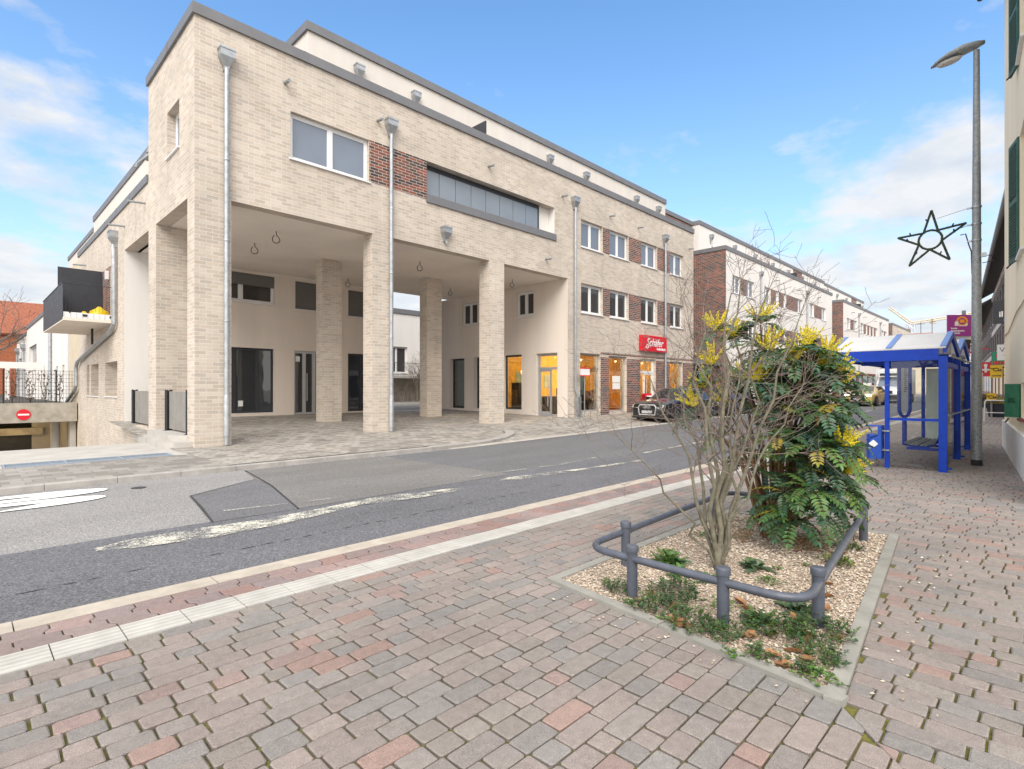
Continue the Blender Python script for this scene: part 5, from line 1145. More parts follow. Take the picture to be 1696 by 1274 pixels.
m.obox(fo + ax * .175 + Vector((0, 0, .27)), ax * .09, nrm * .005, (0, 0, .10)); m.obox(fo + ax * .19 + Vector((0, 0, .37)), ax * .06, nrm * .005, (0, 0, .02)); m.obox(fo + ax * .28 + Vector((0, 0, .262)), ax * .17, nrm * .005, (0, 0, .018)); m.obox(fo + ax * .43 + Vector((0, 0, .265)), ax * .05, nrm * .005, ax * .03 + Vector((0, 0, .06)))
m.build('pictogram', 'white_sign', sp_); m = MB(); m.obox(fo + ax * .62 + Vector((0, 0, .2)), ax * .03, nrm * .005, (0, 0, .24)); m.build('side_mark', 'white_sign', sp_); m = MB()
for k, (n_, z) in enumerate(((7, .185), (15, .12), (10, .06))):
    x = .08
    for q in range(n_):
        m.obox(fo + ax * x + Vector((0, 0, z)), ax * .017, nrm * .004, (0, 0, .03 + .012 * (q % 4 == 0))); x += .023
m.build('lettering', 'white_sign', sp_)
m = MB(); m.obox(c0 - ax * .2 + Vector((0, 0, 2.87)) - nrm * .03, ax * .56, nrm * -.02, (0, 0, .6)); m.build('rear_panel', 'white_sign', sp_)
m = MB(); m.obox(c0 - ax * .16 + Vector((0, 0, 2.62)), ax * .40, nrm * .03, (0, 0, .26)); m.build('line_panel', 'dark_metal', sp_)
# lamp post and hanging star
lp_ = thing('street_lamp', 'tall galvanised street lamp with one flat lamp head between the shelter and the yellow house', 'street lamp', (14.3, .95, .05))
m = MB(); m.tube([(14.3, .95, .05), (14.3, .95, 2.8), (14.3, .95, 5.6), (14.3, .95, 8.38)], [.088, .082, .068, .05], 16); m.build('pole', 'galvanised', lp_, smooth=40)
m = MB(); m.lathe([(.092, .05), (.092, .16), (.088, .165)], 16, (14.3, .95, 0)); m.build('pole_foot', 'dark_metal', lp_)
m = MB(); n = len(m.v); sec = [(.82, .04, 8.45, 8.53), (.95, .12, 8.40, 8.56), (1.15, .17, 8.36, 8.57), (1.4, .16, 8.33, 8.51), (1.58, .10, 8.31, 8.42), (1.68, .03, 8.30, 8.34)]
for y, w_, z0, z1 in sec:
    for k in range(12): a = 2 * math.pi * k / 12; zc = (z0 + z1) / 2; m.v.append((14.3 + w_ * math.cos(a), y, zc + (z1 - z0) / 2 * (math.sin(a) if math.sin(a) > 0 else math.sin(a) * .6)))
for i in range(len(sec) - 1):
    for k in range(12): k2 = (k + 1) % 12; m.f.append((n + i * 12 + k, n + (i + 1) * 12 + k, n + (i + 1) * 12 + k2, n + i * 12 + k2)); m.m.append(0); m.c.append(None)
m.f.append(tuple(n + k for k in range(12))); m.f.append(tuple(n + 60 + 11 - k for k in range(12))); m.m += [0, 0]; m.c += [None, None]
hd = m.build('lamp_head', 'galvanised', lp_, smooth=True)
m = MB(); n = len(m.v); k = 18
for s_, dz_ in ((1, .012), (.8, -.03)):
    for i in range(k): a = 2 * math.pi * i / k; y = 1.38 + .22 * s_ * math.cos(a); m.v.append((14.3 + .125 * s_ * math.sin(a), y, 8.385 - (y - 1.15) * .11 + dz_ - .03))
for i in range(k): j = (i + 1) % k; m.f.append((n + i, n + k + i, n + k + j, n + j)); m.m.append(0); m.c.append(None)
m.f.append(tuple(n + k + i for i in range(k))); m.m.append(0); m.c.append(None); m.build('lens', 'lens', hd, smooth=40)
m = MB()
for z in (5.22, 4.88, 4.55): m.lathe([(.078, z), (.084, z), (.084, z + .03), (.078, z + .03)], 14, (14.3, .95, 0)); m.box(14.28, 14.32, 1.02, 1.1, z, z + .03)
m.box(14.27, 14.33, .80, .88, 4.22, 4.3); m.build('clamp', 'zinc', lp_)
m = MB(); m.tube([(14.3, .84, 4.26), (14.3, .72, 4.22), (14.3, .70, 4.12), (14.3, .86, 4.1)], .008, 5); m.tube([(14.3, 1.2, 4.72), (14.3, 1.12, 4.73), (14.3, 1.07, 4.5), (14.3, 1.03, 4.35), (14.3, 1.02, 3.9)], .012, 5); m.build('cable', 'dark_metal', lp_)
sr = thing('christmas_star', 'evergreen garland star with a ring, hung from the street lamp', 'decoration', (14.3, 1.68, 4.2))
tips = [(1.67, 5.33), (1.11, 4.95), (1.37, 4.25), (2.05, 4.22), (2.25, 4.86)]; ctr = (1.69, 4.72)
inn = []
for i in range(5):
    a, b = tips[i], tips[(i + 1) % 5]; mx, mz = (a[0] + b[0]) / 2, (a[1] + b[1]) / 2; inn.append((ctr[0] + (mx - ctr[0]) * .42, ctr[1] + (mz - ctr[1]) * .42))
m = MB(); r_ = random.Random(3)
ppts = []
for i in range(5): ppts += [tips[i], inn[i]]
segs = [(ppts[i], ppts[(i + 1) % 10]) for i in range(10)] + [((ctr[0] + .20 * math.cos(a), ctr[1] + .20 * math.sin(a)), (ctr[0] + .20 * math.cos(a + .42), ctr[1] + .20 * math.sin(a + .42))) for a in np.arange(0, 6.2, .4189)]
for (y0, z0), (y1, z1) in segs:
    m.tube([(14.3, y0, z0), (14.3, y1, z1)], .022, 7)
    L_ = math.hypot(y1 - y0, z1 - z0)
    for k in range(int(L_ * 240)):
        t_ = r_.random(); p = Vector((14.3, y0 + (y1 - y0) * t_, z0 + (z1 - z0) * t_)); d = Vector((r_.gauss(0, 1), r_.gauss(0, 1), r_.gauss(0, 1))).normalized(); e = d.orthogonal().normalized() * .006
        m.poly([p + e, p - e, p + d * .042])
m.build('garland', 'garland', sr)
m = MB()
for (y0, z0), (y1, z1) in segs[:10]:
    y, z = (y0 + y1) / 2, (z0 + z1) / 2; m.tube([(14.3, y, z), (14.26, y + r_.gauss(0, .03), z + .05)], .014, 5); 
m.build('bulbs', 'dark_metal', sr)
m = MB(); m.tube([(14.3, 1.58, 5.14), (14.3, 1.08, 5.24)], .006, 4); m.tube([(14.3, 1.2, 4.86), (14.3, 1.1, 4.89)], .006, 4); m.build('wire', 'zinc', sr)
# hanging signs on the right
def hang(name, label, x, y, z0, z1, w_, mat, extra=None):
    t = thing(name, label, 'sign', (x, y, z0)); m = MB(); m.box(x - .05, x + .05, y, y + w_, z0, z1); m.build('panel', mat, t)
    m = MB(); m.tube([(x, y - .5, z1 - .1), (x, y + .02, z1 - .1)], .025, 5); m.tube([(x, y - .5, z0 + .1), (x, y + .02, z0 + .1)], .025, 5); m.build('bracket', 'dark_metal', t)
    if extra:
        for mt, fn in extra: m = MB(); fn(m, x - .056, y, z0); m.build('lettering', mt, t)
    return t
RT, UP = (0, -1, 0), (0, 0, 1)
def b_text(s, dy, dz, sz, **k): return lambda m, x, y, z: text_mb(m, s, (x, y + dy, z + dz), RT, UP, sz, **k)
hang('hanging_sign', 'black projecting sign with white lettering and a small blue parking symbol', 26, .5, 3.9, 4.73, .77, 'black_sign',
    [('white_sign', b_text('il co', .62, .24, .27, bold=.008)), ('white_sign', lambda m, x, y, z: [m.box(x, x + .004, y + .28 + .04 * k, y + .305 + .04 * k, z + .48, z + .58 + .08 * (k % 2)) for k in range(5)]),
     ('sign_blue', lambda m, x, y, z: m.box(x, x + .004, y + .36, y + .50, z + .05, z + .19)), ('white_sign', lambda m, x, y, z: text_mb(m, 'P', (x - .006, y + .47, z + .07), RT, UP, .15, bold=.008)), ('white_sign', lambda m, x, y, z: m.box(x, x + .004, y + .1, y + .3, z + .1, z + .14))])
hang('hanging_sign', 'white projecting sign with grey lettering below the black one', 27, .55, 2.63, 3.21, .66, 'white_sign', [('coping_grey', b_text('Ver', .60, .3, .26)), ('coping_grey', lambda m, x, y, z: m.box(x, x + .004, y + .1, y + .5, z + .18, z + .2))])
hang('hanging_sign', 'green and red pharmacy style sign with a red dot above the yellow post sign', 31, 1.1, 2.56, 3.15, .47, 'sign_green', [('red_sign', lambda m, x, y, z: m.lathe([(.13, x), (.13, x + .02)], 14, (0, y + .2, z + .42), 'x')), ('red_sign', lambda m, x, y, z: [m.box(x, x + .01, y + .03 + .085 * k, y + .09 + .085 * k, z + .04, z + .19) for k in range(5)])])
def horn(m, x, y, z):
    c = (y + .2, z + .34); pts = [(x, c[0] + .085 * math.cos(t), c[1] + .06 * math.sin(t)) for t in np.linspace(.6, 6.9, 14)]
    m.tube(pts, .016, 5); m.tube([(x, c[0] + .06, c[1] - .06), (x, c[0] - .1, c[1] - .05), (x, c[0] - .17, c[1] - .02)], [.014, .016, .045], 6); m.tube([(x, c[0] + .08, c[1] + .04), (x, c[0] + .17, c[1] + .05)], [.014, .02], 5)
hang('hanging_sign', 'yellow projecting sign with a black post horn', 30, 1.18, 2.03, 2.55, .38, 'post_yellow', [('black_sign', horn), ('black_sign', lambda m, x, y, z: [m.box(x, x + .004, y + .04 + .038 * k, y + .065 + .038 * k, z + .06, z + .11) for k in range(8)])])
t = thing('red_sign', 'round red sign with white marks on the dark shop house', 'sign', (33.5, 1.88, 2.2)); m = MB(); m.lathe([(.28, 33.5), (.28, 33.6)], 20, (0, 1.88, 2.54), 'x'); m.box(33.51, 33.59, 1.66, 2.0, 2.15, 2.35); m.box(33.53, 33.57, 1.3, 1.66, 2.5, 2.56); m.build('panel', 'red_sign', t)
m = MB(); m.lathe([(.07, 33.48), (.07, 33.495)], 12, (0, 1.9, 2.66), 'x'); m.box(33.48, 33.495, 1.76, 2.04, 2.42, 2.49); m.box(33.47, 33.485, 1.86, 1.94, 2.33, 2.6); m.build('mark', 'white_sign', t)
t = thing('red_sign', 'small red sign with white marks behind the stop sign pole', 'sign', (36, 2.6, 3.4)); m = MB(); m.lathe([(.22, 36), (.22, 36.1)], 18, (0, 2.6, 3.58), 'x'); m.box(36.03, 36.07, 1.9, 2.4, 3.55, 3.6); m.build('panel', 'red_sign', t); m = MB(); m.box(35.98, 35.995, 2.48, 2.72, 3.56, 3.61); m.box(35.97, 35.985, 2.57, 2.63, 3.46, 3.7); m.build('mark', 'white_sign', t)
# planters and rail by the shops
def planter(label, x, y, fl):
    t = thing('planter', label, 'planter', (x, y, rise(x))); z = rise(x); m = MB(); n = len(m.v)
    for q, s_ in ((z, .3), (z + .62, .4)): m.v += [(x - s_, y - s_, q), (x + s_, y - s_, q), (x + s_, y + s_, q), (x - s_, y + s_, q)]
    for i in range(4): j = (i + 1) % 4; m.f.append((n + i, n + j, n + 4 + j, n + 4 + i)); m.m.append(0); m.c.append(None)
    m.f.append((n + 4, n + 5, n + 6, n + 7)); m.m.append(0); m.c.append(None); m.build('pot', 'planter_dark', t); m = MB(); r_ = random.Random(int(x * 10))
    for k in range(260):
        p = Vector((x + r_.gauss(0, .2), y + r_.gauss(0, .2), z + .62 + abs(r_.gauss(0, .14)))); d = Vector((r_.gauss(0, 1), r_.gauss(0, 1), r_.gauss(0, 1))).normalized(); e = d.orthogonal().normalized() * .03
        m.poly([p - d * .05, p + e, p + d * .05, p - e], 0, r_.choice(fl))
    m.build('flowers', 'petal', t, uv=False)
planter('dark tub with yellow flowers beside the white rail by the shops', 33.5, 1.48, [(.6, .42, .03), (.5, .35, .02), (.06, .12, .03), (.08, .14, .04)])
planter('dark tub with orange flowers nearer the street by the shops', 44, 2.5, [(.5, .15, .02), (.35, .08, .03), (.07, .12, .03)])
t = thing('post_box', 'small yellow post box on a post above the flower tub', 'post box', (33, 1.68, .27)); m = MB(); m.box(32.9, 33.1, 1.5, 1.84, 1.02, 1.36); m.build('box', 'post_yellow', t); m = MB(); m.tube([(33, 1.67, .2), (33, 1.67, 1.02)], .04, 8); m.build('post', 'galvanised', t); m = MB(); horn(m, 32.89, 1.48, .86); m.build('horn', 'black_sign', t)
t = thing('hand_rail', 'white tubular hand rail in front of the flower tubs', 'railing', (29.5, 1.3, .23)); m = MB(); m.tube([(29.5, 1.72, .22), (29.5, 1.7, 1.05), (29.5, 1.65, 1.1), (29.5, .95, 1.1), (29.5, .9, 1.05), (29.5, .88, .2)], .025, 8); m.tube([(29.5, 1.7, .6), (29.5, .9, .6)], .018, 6); m.build('rail', 'white_plastic', t, smooth=40)

# ------------------------------------------------------------------ vehicles: lofted bodies, nose towards -x, origin on the ground under the nose
def vehicle(name, label, cat, prof, L, W, paint, loc, rz=0., wheels=(.9, 3.6), R=.36, kind='suv'):
    """prof: stations (x, z sill, z shoulder, z top, half width sill, half width shoulder, half width top)"""
    t = thing(name, label, cat, loc, rz=rz, local=True); m = MB(); NS = []; H_ = W / 2
    ring = []
    for (x, zs, zb, zt, a, b, c) in prof:
        pts = [(0, zs - .0), (a * .9, zs), (a, zs + .12), (b * 1.0, (zs + zb) * .5 + .05), (b, zb - .06), (b * .97, zb), (c + (b * .97 - c) * .06, zt - (zt - zb) * .08), (c * .9, zt - .0), (0, zt + .03)]
        full = [(x, -y, z) for y, z in pts] + [(x, y, z) for y, z in pts[-2:0:-1]]; ring.append(len(m.v)); m.v += full
    k = 16
    for i in range(len(prof) - 1):
        for q in range(k): q2 = (q + 1) % k; m.f.append((ring[i] + q, ring[i + 1] + q, ring[i + 1] + q2, ring[i] + q2)); m.m.append(0); m.c.append(None)
    m.f.append(tuple(ring[0] + q for q in range(k))); m.f.append(tuple(ring[-1] + k - 1 - q for q in range(k))); m.m += [0, 0]; m.c += [None, None]
    body = m.build('body', paint, t, smooth=38)
    P = lambda i, q: Vector(m.v[ring[i] + q])
    def patch(nm, quads, mat, off, inset=.06):
        g = MB()
        for qd in quads:
            c = sum(qd, Vector()) / 4; n = (qd[1] - qd[0]).cross(qd[3] - qd[0]).normalized(); g.poly([p + (c - p) * inset + n * off for p in qd])
        return g.build(nm, mat, t)
    return t, body, P, patch
def wheels_for(t, xs, W, R):
    for x in xs:
        for s in (-1, 1):
            y = s * (W / 2 - .02); m = MB(); m.lathe([(R * 1.14, y - s * .2), (R * 1.14, y + s * .025)], 24, (x, 0, R), 'y'); m.build('wheel_arch', 'plastic_black', t)
            m = MB(); m.lathe([(R * .62, y - .1), (R * .95, y - .1), (R, y - .07), (R, y + .07), (R * .95, y + .09), (R * .62, y + .09)] if s > 0 else [(R * .62, y - .09), (R * .95, y - .09), (R, y - .07), (R, y + .07), (R * .95, y + .1), (R * .62, y + .1)], 24, (x, 0, R), 'y'); w_ = m.build('wheel', 'tyre', t, smooth=35)
            m = MB(); yo = y + s * .075
            m.lathe([(R * .66, min(yo, yo - s * .05)), (R * .66, max(yo, yo - s * .05))], 20, (x, 0, R), 'y')
            for k in range(5): a = 2 * math.pi * k / 5; d = Vector((math.cos(a), 0, math.sin(a))); e = Vector((-d.z, 0, d.x)) * R * .1; m.obox(Vector((x, yo, R)) - e, d * R * .62, e * 2, (0, s * .02, 0))
            m.build('rim', 'rim', w_)
def suv(label, paint, loc, rz=0., cat='car', taxi=False):
    H = .92
    prof = [(.0, .34, .80, .86, .70, .74, .66), (.10, .24, .86, .93, .84, .86, .74), (.5, .2, .93, 1.0, .9, .91, .78), (1.15, .2, 1.0, 1.06, H, H, .78), (1.35, .2, 1.01, 1.12, H, H, .76), (2.05, .2, 1.03, 1.55, H, H, .62), (2.35, .2, 1.03, 1.60, H, H, .63), (3.3, .2, 1.05, 1.60, H, H, .63), (3.95, .22, 1.07, 1.52, H, .91, .61), (4.32, .26, 1.05, 1.14, .89, .89, .66), (4.48, .36, .95, 1.0, .82, .84, .68)]
    if taxi: prof = [(a, b, c * .93, d * .92, e, f, g) for a, b, c, d, e, f, g in prof]
    t, body, P, patch = vehicle('taxi' if taxi else 'parked_car', label, cat, prof, 4.48, 1.84, paint, loc, rz)
    patch('windscreen', [(P(4, 7), P(5, 7), P(5, 8), P(4, 8)), (P(4, 8), P(5, 8), P(5, 9), P(4, 9))], 'car_glass', .008, .05)
    patch('rear_window', [(P(8, 7), P(9, 7), P(9, 8), P(8, 8)), (P(8, 8), P(9, 8), P(9, 9), P(8, 9))], 'car_glass', .008, .05)
    for q in (5, 10):
        for nm, i, j in (('side_window', 5, 6), ('side_window', 6, 7), ('side_window', 7, 8)): patch(nm, [(P(i, q), P(j, q), P(j, q + 1), P(i, q + 1))], 'car_glass', .008, .07)
    wheels_for(t, (.88, 3.58), 1.84, .36)
    for s in (-1, 1):
        m = MB(); m.obox((.03, s * .46, .70), (.02, s * .33, .02), (.05, s * .02, .13), (-.045, 0, 0)); m.build('headlight', 'headlight' if taxi else 'lens', t)
        m = MB(); m.obox((4.42, s * .5, .78), (.0, s * .3, 0), (.0, 0, .14), (.06, 0, 0)); m.build('tail_light', 'red_sign', t)
        m = MB(); m.obox((1.55, s * .93, 1.04), (.2, 0, 0), (-.02, s * .18, .02), (0, 0, .13)); m.build('mirror', paint, t)
        m = MB(); m.obox((2.3, s * .925, .86), (.16, 0, 0), (0, s * .02, 0), (0, 0, .025)); m.obox((3.2, s * .925, .88), (.16, 0, 0), (0, s * .02, 0), (0, 0, .025)); m.build('door_handle', 'chrome', t)
    m = MB(); g_ = [(-.38, .84), (.38, .84), (.46, .74), (.40, .40), (-.40, .40), (-.46, .74)]; n = len(m.v)
    m.v += [(-.015, y, z) for y, z in g_] + [(.06, y, z) for y, z in g_]; m.f.append(tuple(n + i for i in range(6))[::-1]); m.m.append(0); m.c.append(None)
    for i in range(6): j = (i + 1) % 6; m.f.append((n + i, n + j, n + 6 + j, n + 6 + i)); m.m.append(0); m.c.append(None)
    gr = m.build('grille', 'plastic_black', t); m = MB(); m.tube([(-.025, y, z) for y, z in g_ + g_[:1]], .03, 6)
    if not taxi:
        for k in range(4): m.tube([(-.03, -.115 + .076 * k + .045 * math.cos(a), .74 + .045 * math.sin(a)) for a in np.linspace(0, 6.2832, 11)], .008, 4)
    m.build('grille_frame', 'silver_trim', gr)
    m = MB(); m.box(-.05, -.02, -.26, .26, .47, .59); m.build('number_plate', 'plate', t)
    m = MB(); m.obox((.02, -.8, .24), (0, 1.6, 0), (.03, 0, .12), (-.04, 0, 0)); m.build('bumper_inlet', 'plastic_black', t)
    if taxi: m = MB(); m.box(2.5, 2.7, -.25, .25, 1.52, 1.66); m.build('roof_sign', 'white_sign', t)
    return t
suv('black car with a large chrome framed grille parked in front of the shop', 'car_black', (21.75, 12.75, .0), rad(-3))
suv('dark blue car parked behind the black one, mostly behind the bush', 'car_blue', (27.6, 12.8, .03), rad(-2))
suv('beige yellow taxi driving this way in the far lane', 'car_taxi', (44.2, 9.3, .31), rad(-2), 'taxi', True)
def van(label, loc, rz):
    prof = [(0, .35, .95, 1.0, .84, .88, .7), (.12, .28, 1.0, 1.1, .95, .97, .76), (.75, .26, 1.12, 1.25, .99, .99, .84), (1.0, .26, 1.15, 1.3, .99, .99, .82), (1.55, .26, 1.2, 2.0, .99, .99, .80), (1.75, .26, 1.2, 2.1, .99, .99, .82)]
    t, body, P, patch = vehicle('delivery_van', label, 'van', prof, 5.6, 1.98, 'car_white', loc, rz)
    patch('windscreen', [(P(3, 7), P(4, 7), P(4, 8), P(3, 8)), (P(3, 8), P(4, 8), P(4, 9), P(3, 9))], 'upper_glass', .01, .05)
    for q in (5, 10): patch('side_window', [(P(3, q), P(5, q), P(5, q + 1), P(3, q + 1))], 'car_glass', .008, .1)
    m = MB(); m.box(1.8, 5.6, -1.02, 1.02, .6, 2.75); m.build('cargo_box', 'car_white', t); m = MB(); m.box(1.25, 1.8, -.7, .7, 2.12, 2.6); m.build('cooling_unit', 'white_plastic', t); m = MB(); m.box(1.235, 1.25, -.6, .6, 2.2, 2.4); m.build('cooling_grille', 'dark_metal', t)
    wheels_for(t, (.95, 4.4), 1.98, .36)
    for s in (-1, 1):
        m = MB(); m.obox((.02, s * .58, .82), (.04, s * .27, 0), (.03, 0, .2), (-.05, 0, 0)); m.build('headlight', 'headlight', t); m = MB(); m.obox((1.1, s * 1.0, 1.3), (.1, 0, 0), (0, s * .2, 0), (0, 0, .3)); m.build('mirror', 'plastic_black', t)
    m = MB(); m.obox((-.02, -.5, .78), (0, 1., 0), (.03, 0, .22), (-.03, 0, 0)); m.build('grille', 'plastic_black', t); m = MB(); m.obox((-.05, -.9, .36), (0, 1.8, 0), (0, 0, .3), (.15, 0, 0)); m.build('bumper', 'plastic_black', t); m = MB(); m.box(-.07, -.05, -.26, .26, .48, .6); m.build('number_plate', 'plate', t)
van('white delivery van with a cooling unit and lit headlights coming down the street', (51.4, 8.95, .4), rad(-2))
# ------------------------------------------------------------------ planted bed beside the pavement
def beam2(mb, a, b, inn, w_, z0, z1):
    a, b = Vector((*a, 0)), Vector((*b, 0)); d = (b - a).normalized(); n = Vector((-d.y, d.x, 0)) * w_
    k = max(1, round((b - a).length / 1.0))
    for i in range(k): p, q = a + (b - a) * i / k + d * .003, a + (b - a) * (i + 1) / k - d * .003; mb.obox(p + Vector((0, 0, z0)), q - p, n, (0, 0, z1 - z0 + RND.uniform(-.002, .002)))
K = [PLF, PLR, PLB, PLL]; bk = thing('bed_edging', 'grey concrete edging stones round the gravel planting bed', 'edging', (3.3, 1.8, 0)); m = MB()
beam2(m, PLF, PLR, 0, .085, -.1, .022); beam2(m, PLR, PLB, 0, .085, -.1, .0225); beam2(m, (PLB[0], PLB[1]), PLL, 0, .085, -.1, .0215); beam2(m, (PLL[0] - .0, PLL[1] - .0), PLF, 0, .085, -.1, .0235)
m.build('stone', 'bed_kerb', bk)
r5 = random.Random(11)
m = MB(); ctr_ = (5.1, 1.95)
ps = [(p[0] + (ctr_[0] - p[0]) * .02, p[1] + (ctr_[1] - p[1]) * .03, .003) for p in K]; m.poly(ps); structure(m.build('planting_bed', 'bed_soil'))
m = MB(); PEB = [(.47, .385, .29), (.53, .45, .35), (.41, .325, .245), (.60, .54, .46), (.36, .27, .205), (.48, .37, .285), (.29, .225, .17)]
cnt = 0
while cnt < 24000:
    x, y = r5.uniform(3.1, 7.1), r5.uniform(.72, 2.95)
    if r5.random() < .0028: x, y = r5.choice([(3.1 + r5.gauss(0, .12) + .14 * r5.random(), .72 + r5.random() * 2.2), (3.1 + r5.random() * 3.9, .66 + r5.gauss(0, .1))])
    elif not in_planter(x, y, .085): continue
    if in_planter(x, y, -.02) and not in_planter(x, y, .085): continue
    near = x < 5.2
    if not near and r5.random() < .45: cnt += 1; continue
    s = r5.uniform(.0055, .0115) * (1 if near else 1.35); a = r5.random() * 6.28; ca, sa = math.cos(a), math.sin(a); z = .004 + r5.random() * .010; n = len(m.v); e = r5.uniform(1.1, 1.8); h = s * r5.uniform(.5, .9)
    for u, v, q in ((e, 0, 0), (0.2, 1, .1), (-e, .1, 0), (-.1, -1, .1), (.15, .1, 1)): m.v.append((x + s * (u * ca - v * sa), y + s * (u * sa + v * ca), z + h * q + r5.uniform(-.002, .002)))
    c = r5.choice(PEB); f = r5.uniform(.8, 1.15)
    for t_ in ((0, 1, 4), (1, 2, 4), (2, 3, 4), (3, 0, 4)): m.f.append(tuple(n + i for i in t_)); m.m.append(0); m.c.append(tuple(min(1, v * f) for v in c))
    cnt += 1
gv = m.build('gravel', 'pebble', uv=False); gv['kind'] = 'stuff'
# pipe railing
rl = thing('planter_railing', 'low dark grey tube railing with round capped posts around the planting bed', 'railing', (3.6, 1.6, 0))
POST = [(3.60, 2.24), (3.585, 1.53), (4.03, 1.075), (6.62, 1.34), (4.2, 2.68), (6.3, 2.80)]
for x, y in POST:
    m = MB(); m.lathe([(.040, -.02), (.040, .35), (.040, .352), (.048, .353), (.048, .357), (.049, .388), (.046, .398), (.036, .404), (.034, .404)], 20, (x, y, 0)); m.build('post', 'rail_grey', rl, smooth=24)
RZ_ = .30; path = []
def fil(a, b, c, r, n=7):
    a, b, c = Vector(a), Vector(b), Vector(c); p, q = b + (a - b).normalized() * r, b + (c - b).normalized() * r
    return [p * (1 - t) ** 2 + b * 2 * t * (1 - t) + q * t * t for t in [i / n for i in range(n + 1)]]
c4 = [(3.60, 2.685, RZ_), (3.575, 1.02, RZ_), (6.90, 1.365, RZ_), (6.75, 2.82, RZ_)]
for i in range(4): path += fil(c4[i - 1], c4[i], c4[(i + 1) % 4], .26)
path.append(path[0]); m = MB(); m.tube(path, .0285, 12, caps=False); m.build('rail', 'rail_grey', rl, smooth=True)
# bare multi-stemmed shrub
def grow(mb, p, d, ln, r, depth, rnd, curl=.22, up=.05, mat=0, seg=5, kids=(2, 4), minr=.0016):
    pts = [p]; rs = [r]; q = p.copy(); dd = d.copy()
    for k in range(seg):
        dd = (dd + Vector((rnd.gauss(0, curl), rnd.gauss(0, curl), rnd.gauss(0, curl) + up)) * .42).normalized(); q = q + dd * ln / seg; pts.append(q.copy()); rs.append(r * (1 - .62 * (k + 1) / seg))
    mb.tube(pts, [max(minr, v) for v in rs], 6 if r > .006 else 4 if r > .003 else 3, mat, caps=False)
    if depth > 0:
        for k in range(rnd.randint(*kids)):
            t = rnd.uniform(.3, .98); i = min(seg - 1, int(t * seg)); b = pts[i].lerp(pts[i + 1], t * seg - i); ax_ = (pts[i + 1] - pts[i]).normalized()
            sd_ = ax_.orthogonal().normalized(); sd_.rotate(Matrix.Rotation(rnd.random() * 6.28, 3, ax_)); a = rnd.uniform(.45, 1.0)
            grow(mb, b, (ax_ * math.cos(a) + sd_ * math.sin(a)).normalized(), ln * rnd.uniform(.42, .72), max(minr, rs[i] * .58), depth - 1, rnd, curl * 1.25, up * 1.1, mat, max(3, seg - 1), kids, minr)
rs_ = random.Random(21)
bush = thing('bare_shrub', 'tall leafless shrub with many pale stems rising from one foot in the gravel bed', 'shrub', (4.67, 2.03, 0))
Rv, Fv = Vector((.6995, -.7146, 0)), Vector((.7146, .6995, 0)); m = MB(); m2 = MB(); base_ = Vector((4.67, 2.03, 0))
m.tube([base_ + Vector((0, 0, -.05)), base_ + Vector((0, 0, .12)), base_ + Vector((.01, 0, .24))], [.05, .048, .042], 10)
# stems listed as sideways lean, depth lean, height, thickness, starting height
for lean, dep, ht, rr, h0 in ((-.30, .05, 1.75, .021, .1), (-.16, -.1, 2.1, .024, .15), (-.05, .1, 2.35, .024, .2), (.03, -.08, 2.5, .026, .22), (.10, .12, 2.45, .027, .2), (.20, 0, 2.45, .026, .18), (.30, -.12, 2.2, .022, .2), (.42, .1, 1.6, .018, .22), (-.48, -.1, 1.2, .014, .12), (.07, -.3, 1.9, .018, .12), (-.1, .35, 1.9, .018, .15), (.26, .3, 2.1, .018, .2)):
    off = Rv * (lean * .10) + Fv * dep * .1; a = base_ + off + Vector((0, 0, h0 * .5)); pts = [a]; rr_ = [rr * .95]; n = 9; jit = [rs_.gauss(0, .03) for _ in range(20)]
    for k in range(1, n + 1):
        t = k / n; s_ = t ** 1.25; pts.append(base_ + off + Rv * (lean * 1.85 * s_ + jit[k]) + Fv * (dep * 2. * s_ + jit[k + 9]) + Vector((0, 0, h0 * .5 + (ht - h0 * .5) * t))); rr_.append(rr * (1 - .78 * t))
    m.tube(pts, rr_, 8, caps=False)
    for k in range(3, n + 1):
        if pts[k].z < .75: continue
        for q in range((1 if k % 2 else 2) if k < n else 3):
            tg = (pts[k] - pts[k - 1]).normalized(); sd_ = tg.orthogonal().normalized(); sd_.rotate(Matrix.Rotation(rs_.random() * 6.28, 3, tg)); an = rs_.uniform(.55, 1.2) if k < n else rs_.uniform(.1, .5)
            grow(m2, pts[k], (tg * math.cos(an) + sd_ * math.sin(an)).normalized(), rs_.uniform(.35, .7) * (1 if k < n else .6), max(.003, rr_[k] * .42), 2, rs_, .24, .03, kids=(2, 3))
m.build('stem', 'bark', bush, smooth=True, uv=False); m2.build('twigs', 'twig', bush, smooth=True, uv=False)
# winter-flowering evergreen with long pinnate leaves and yellow flower spikes
mh = thing('mahonia_bush', 'large evergreen bush with long pinnate leaves and upright yellow flower spikes', 'shrub', (6.2, 2.05, 0)); rm_ = random.Random(5)
fo, fl, stm = MB(), MB(), MB(); mb0 = Vector((6.12, 2.04, 0))
GRN = [(.042, .105, .045), (.06, .135, .048), (.03, .08, .05), (.08, .16, .05), (.05, .12, .07), (.10, .18, .04)]
def leaflet(p, d, n_, ln, wd, col):
    s = d.cross(n_).normalized() * wd; u = n_ * wd * .35; k = len(fo.v)
    for q in (p, p + d * ln * .33 + s + u, p + d * ln * .72 + s * .8 + u * .5, p + d * ln - n_ * ln * .08, p + d * ln * .72 - s * .8 + u * .5, p + d * ln * .33 - s + u): fo.v.append(tuple(q))
    fo.f += [(k, k + 1, k + 2, k + 3), (k, k + 3, k + 4, k + 5)]; fo.m += [0, 0]; c2 = tuple(v * rm_.uniform(.8, 1.2) for v in col); fo.c += [c2, c2]
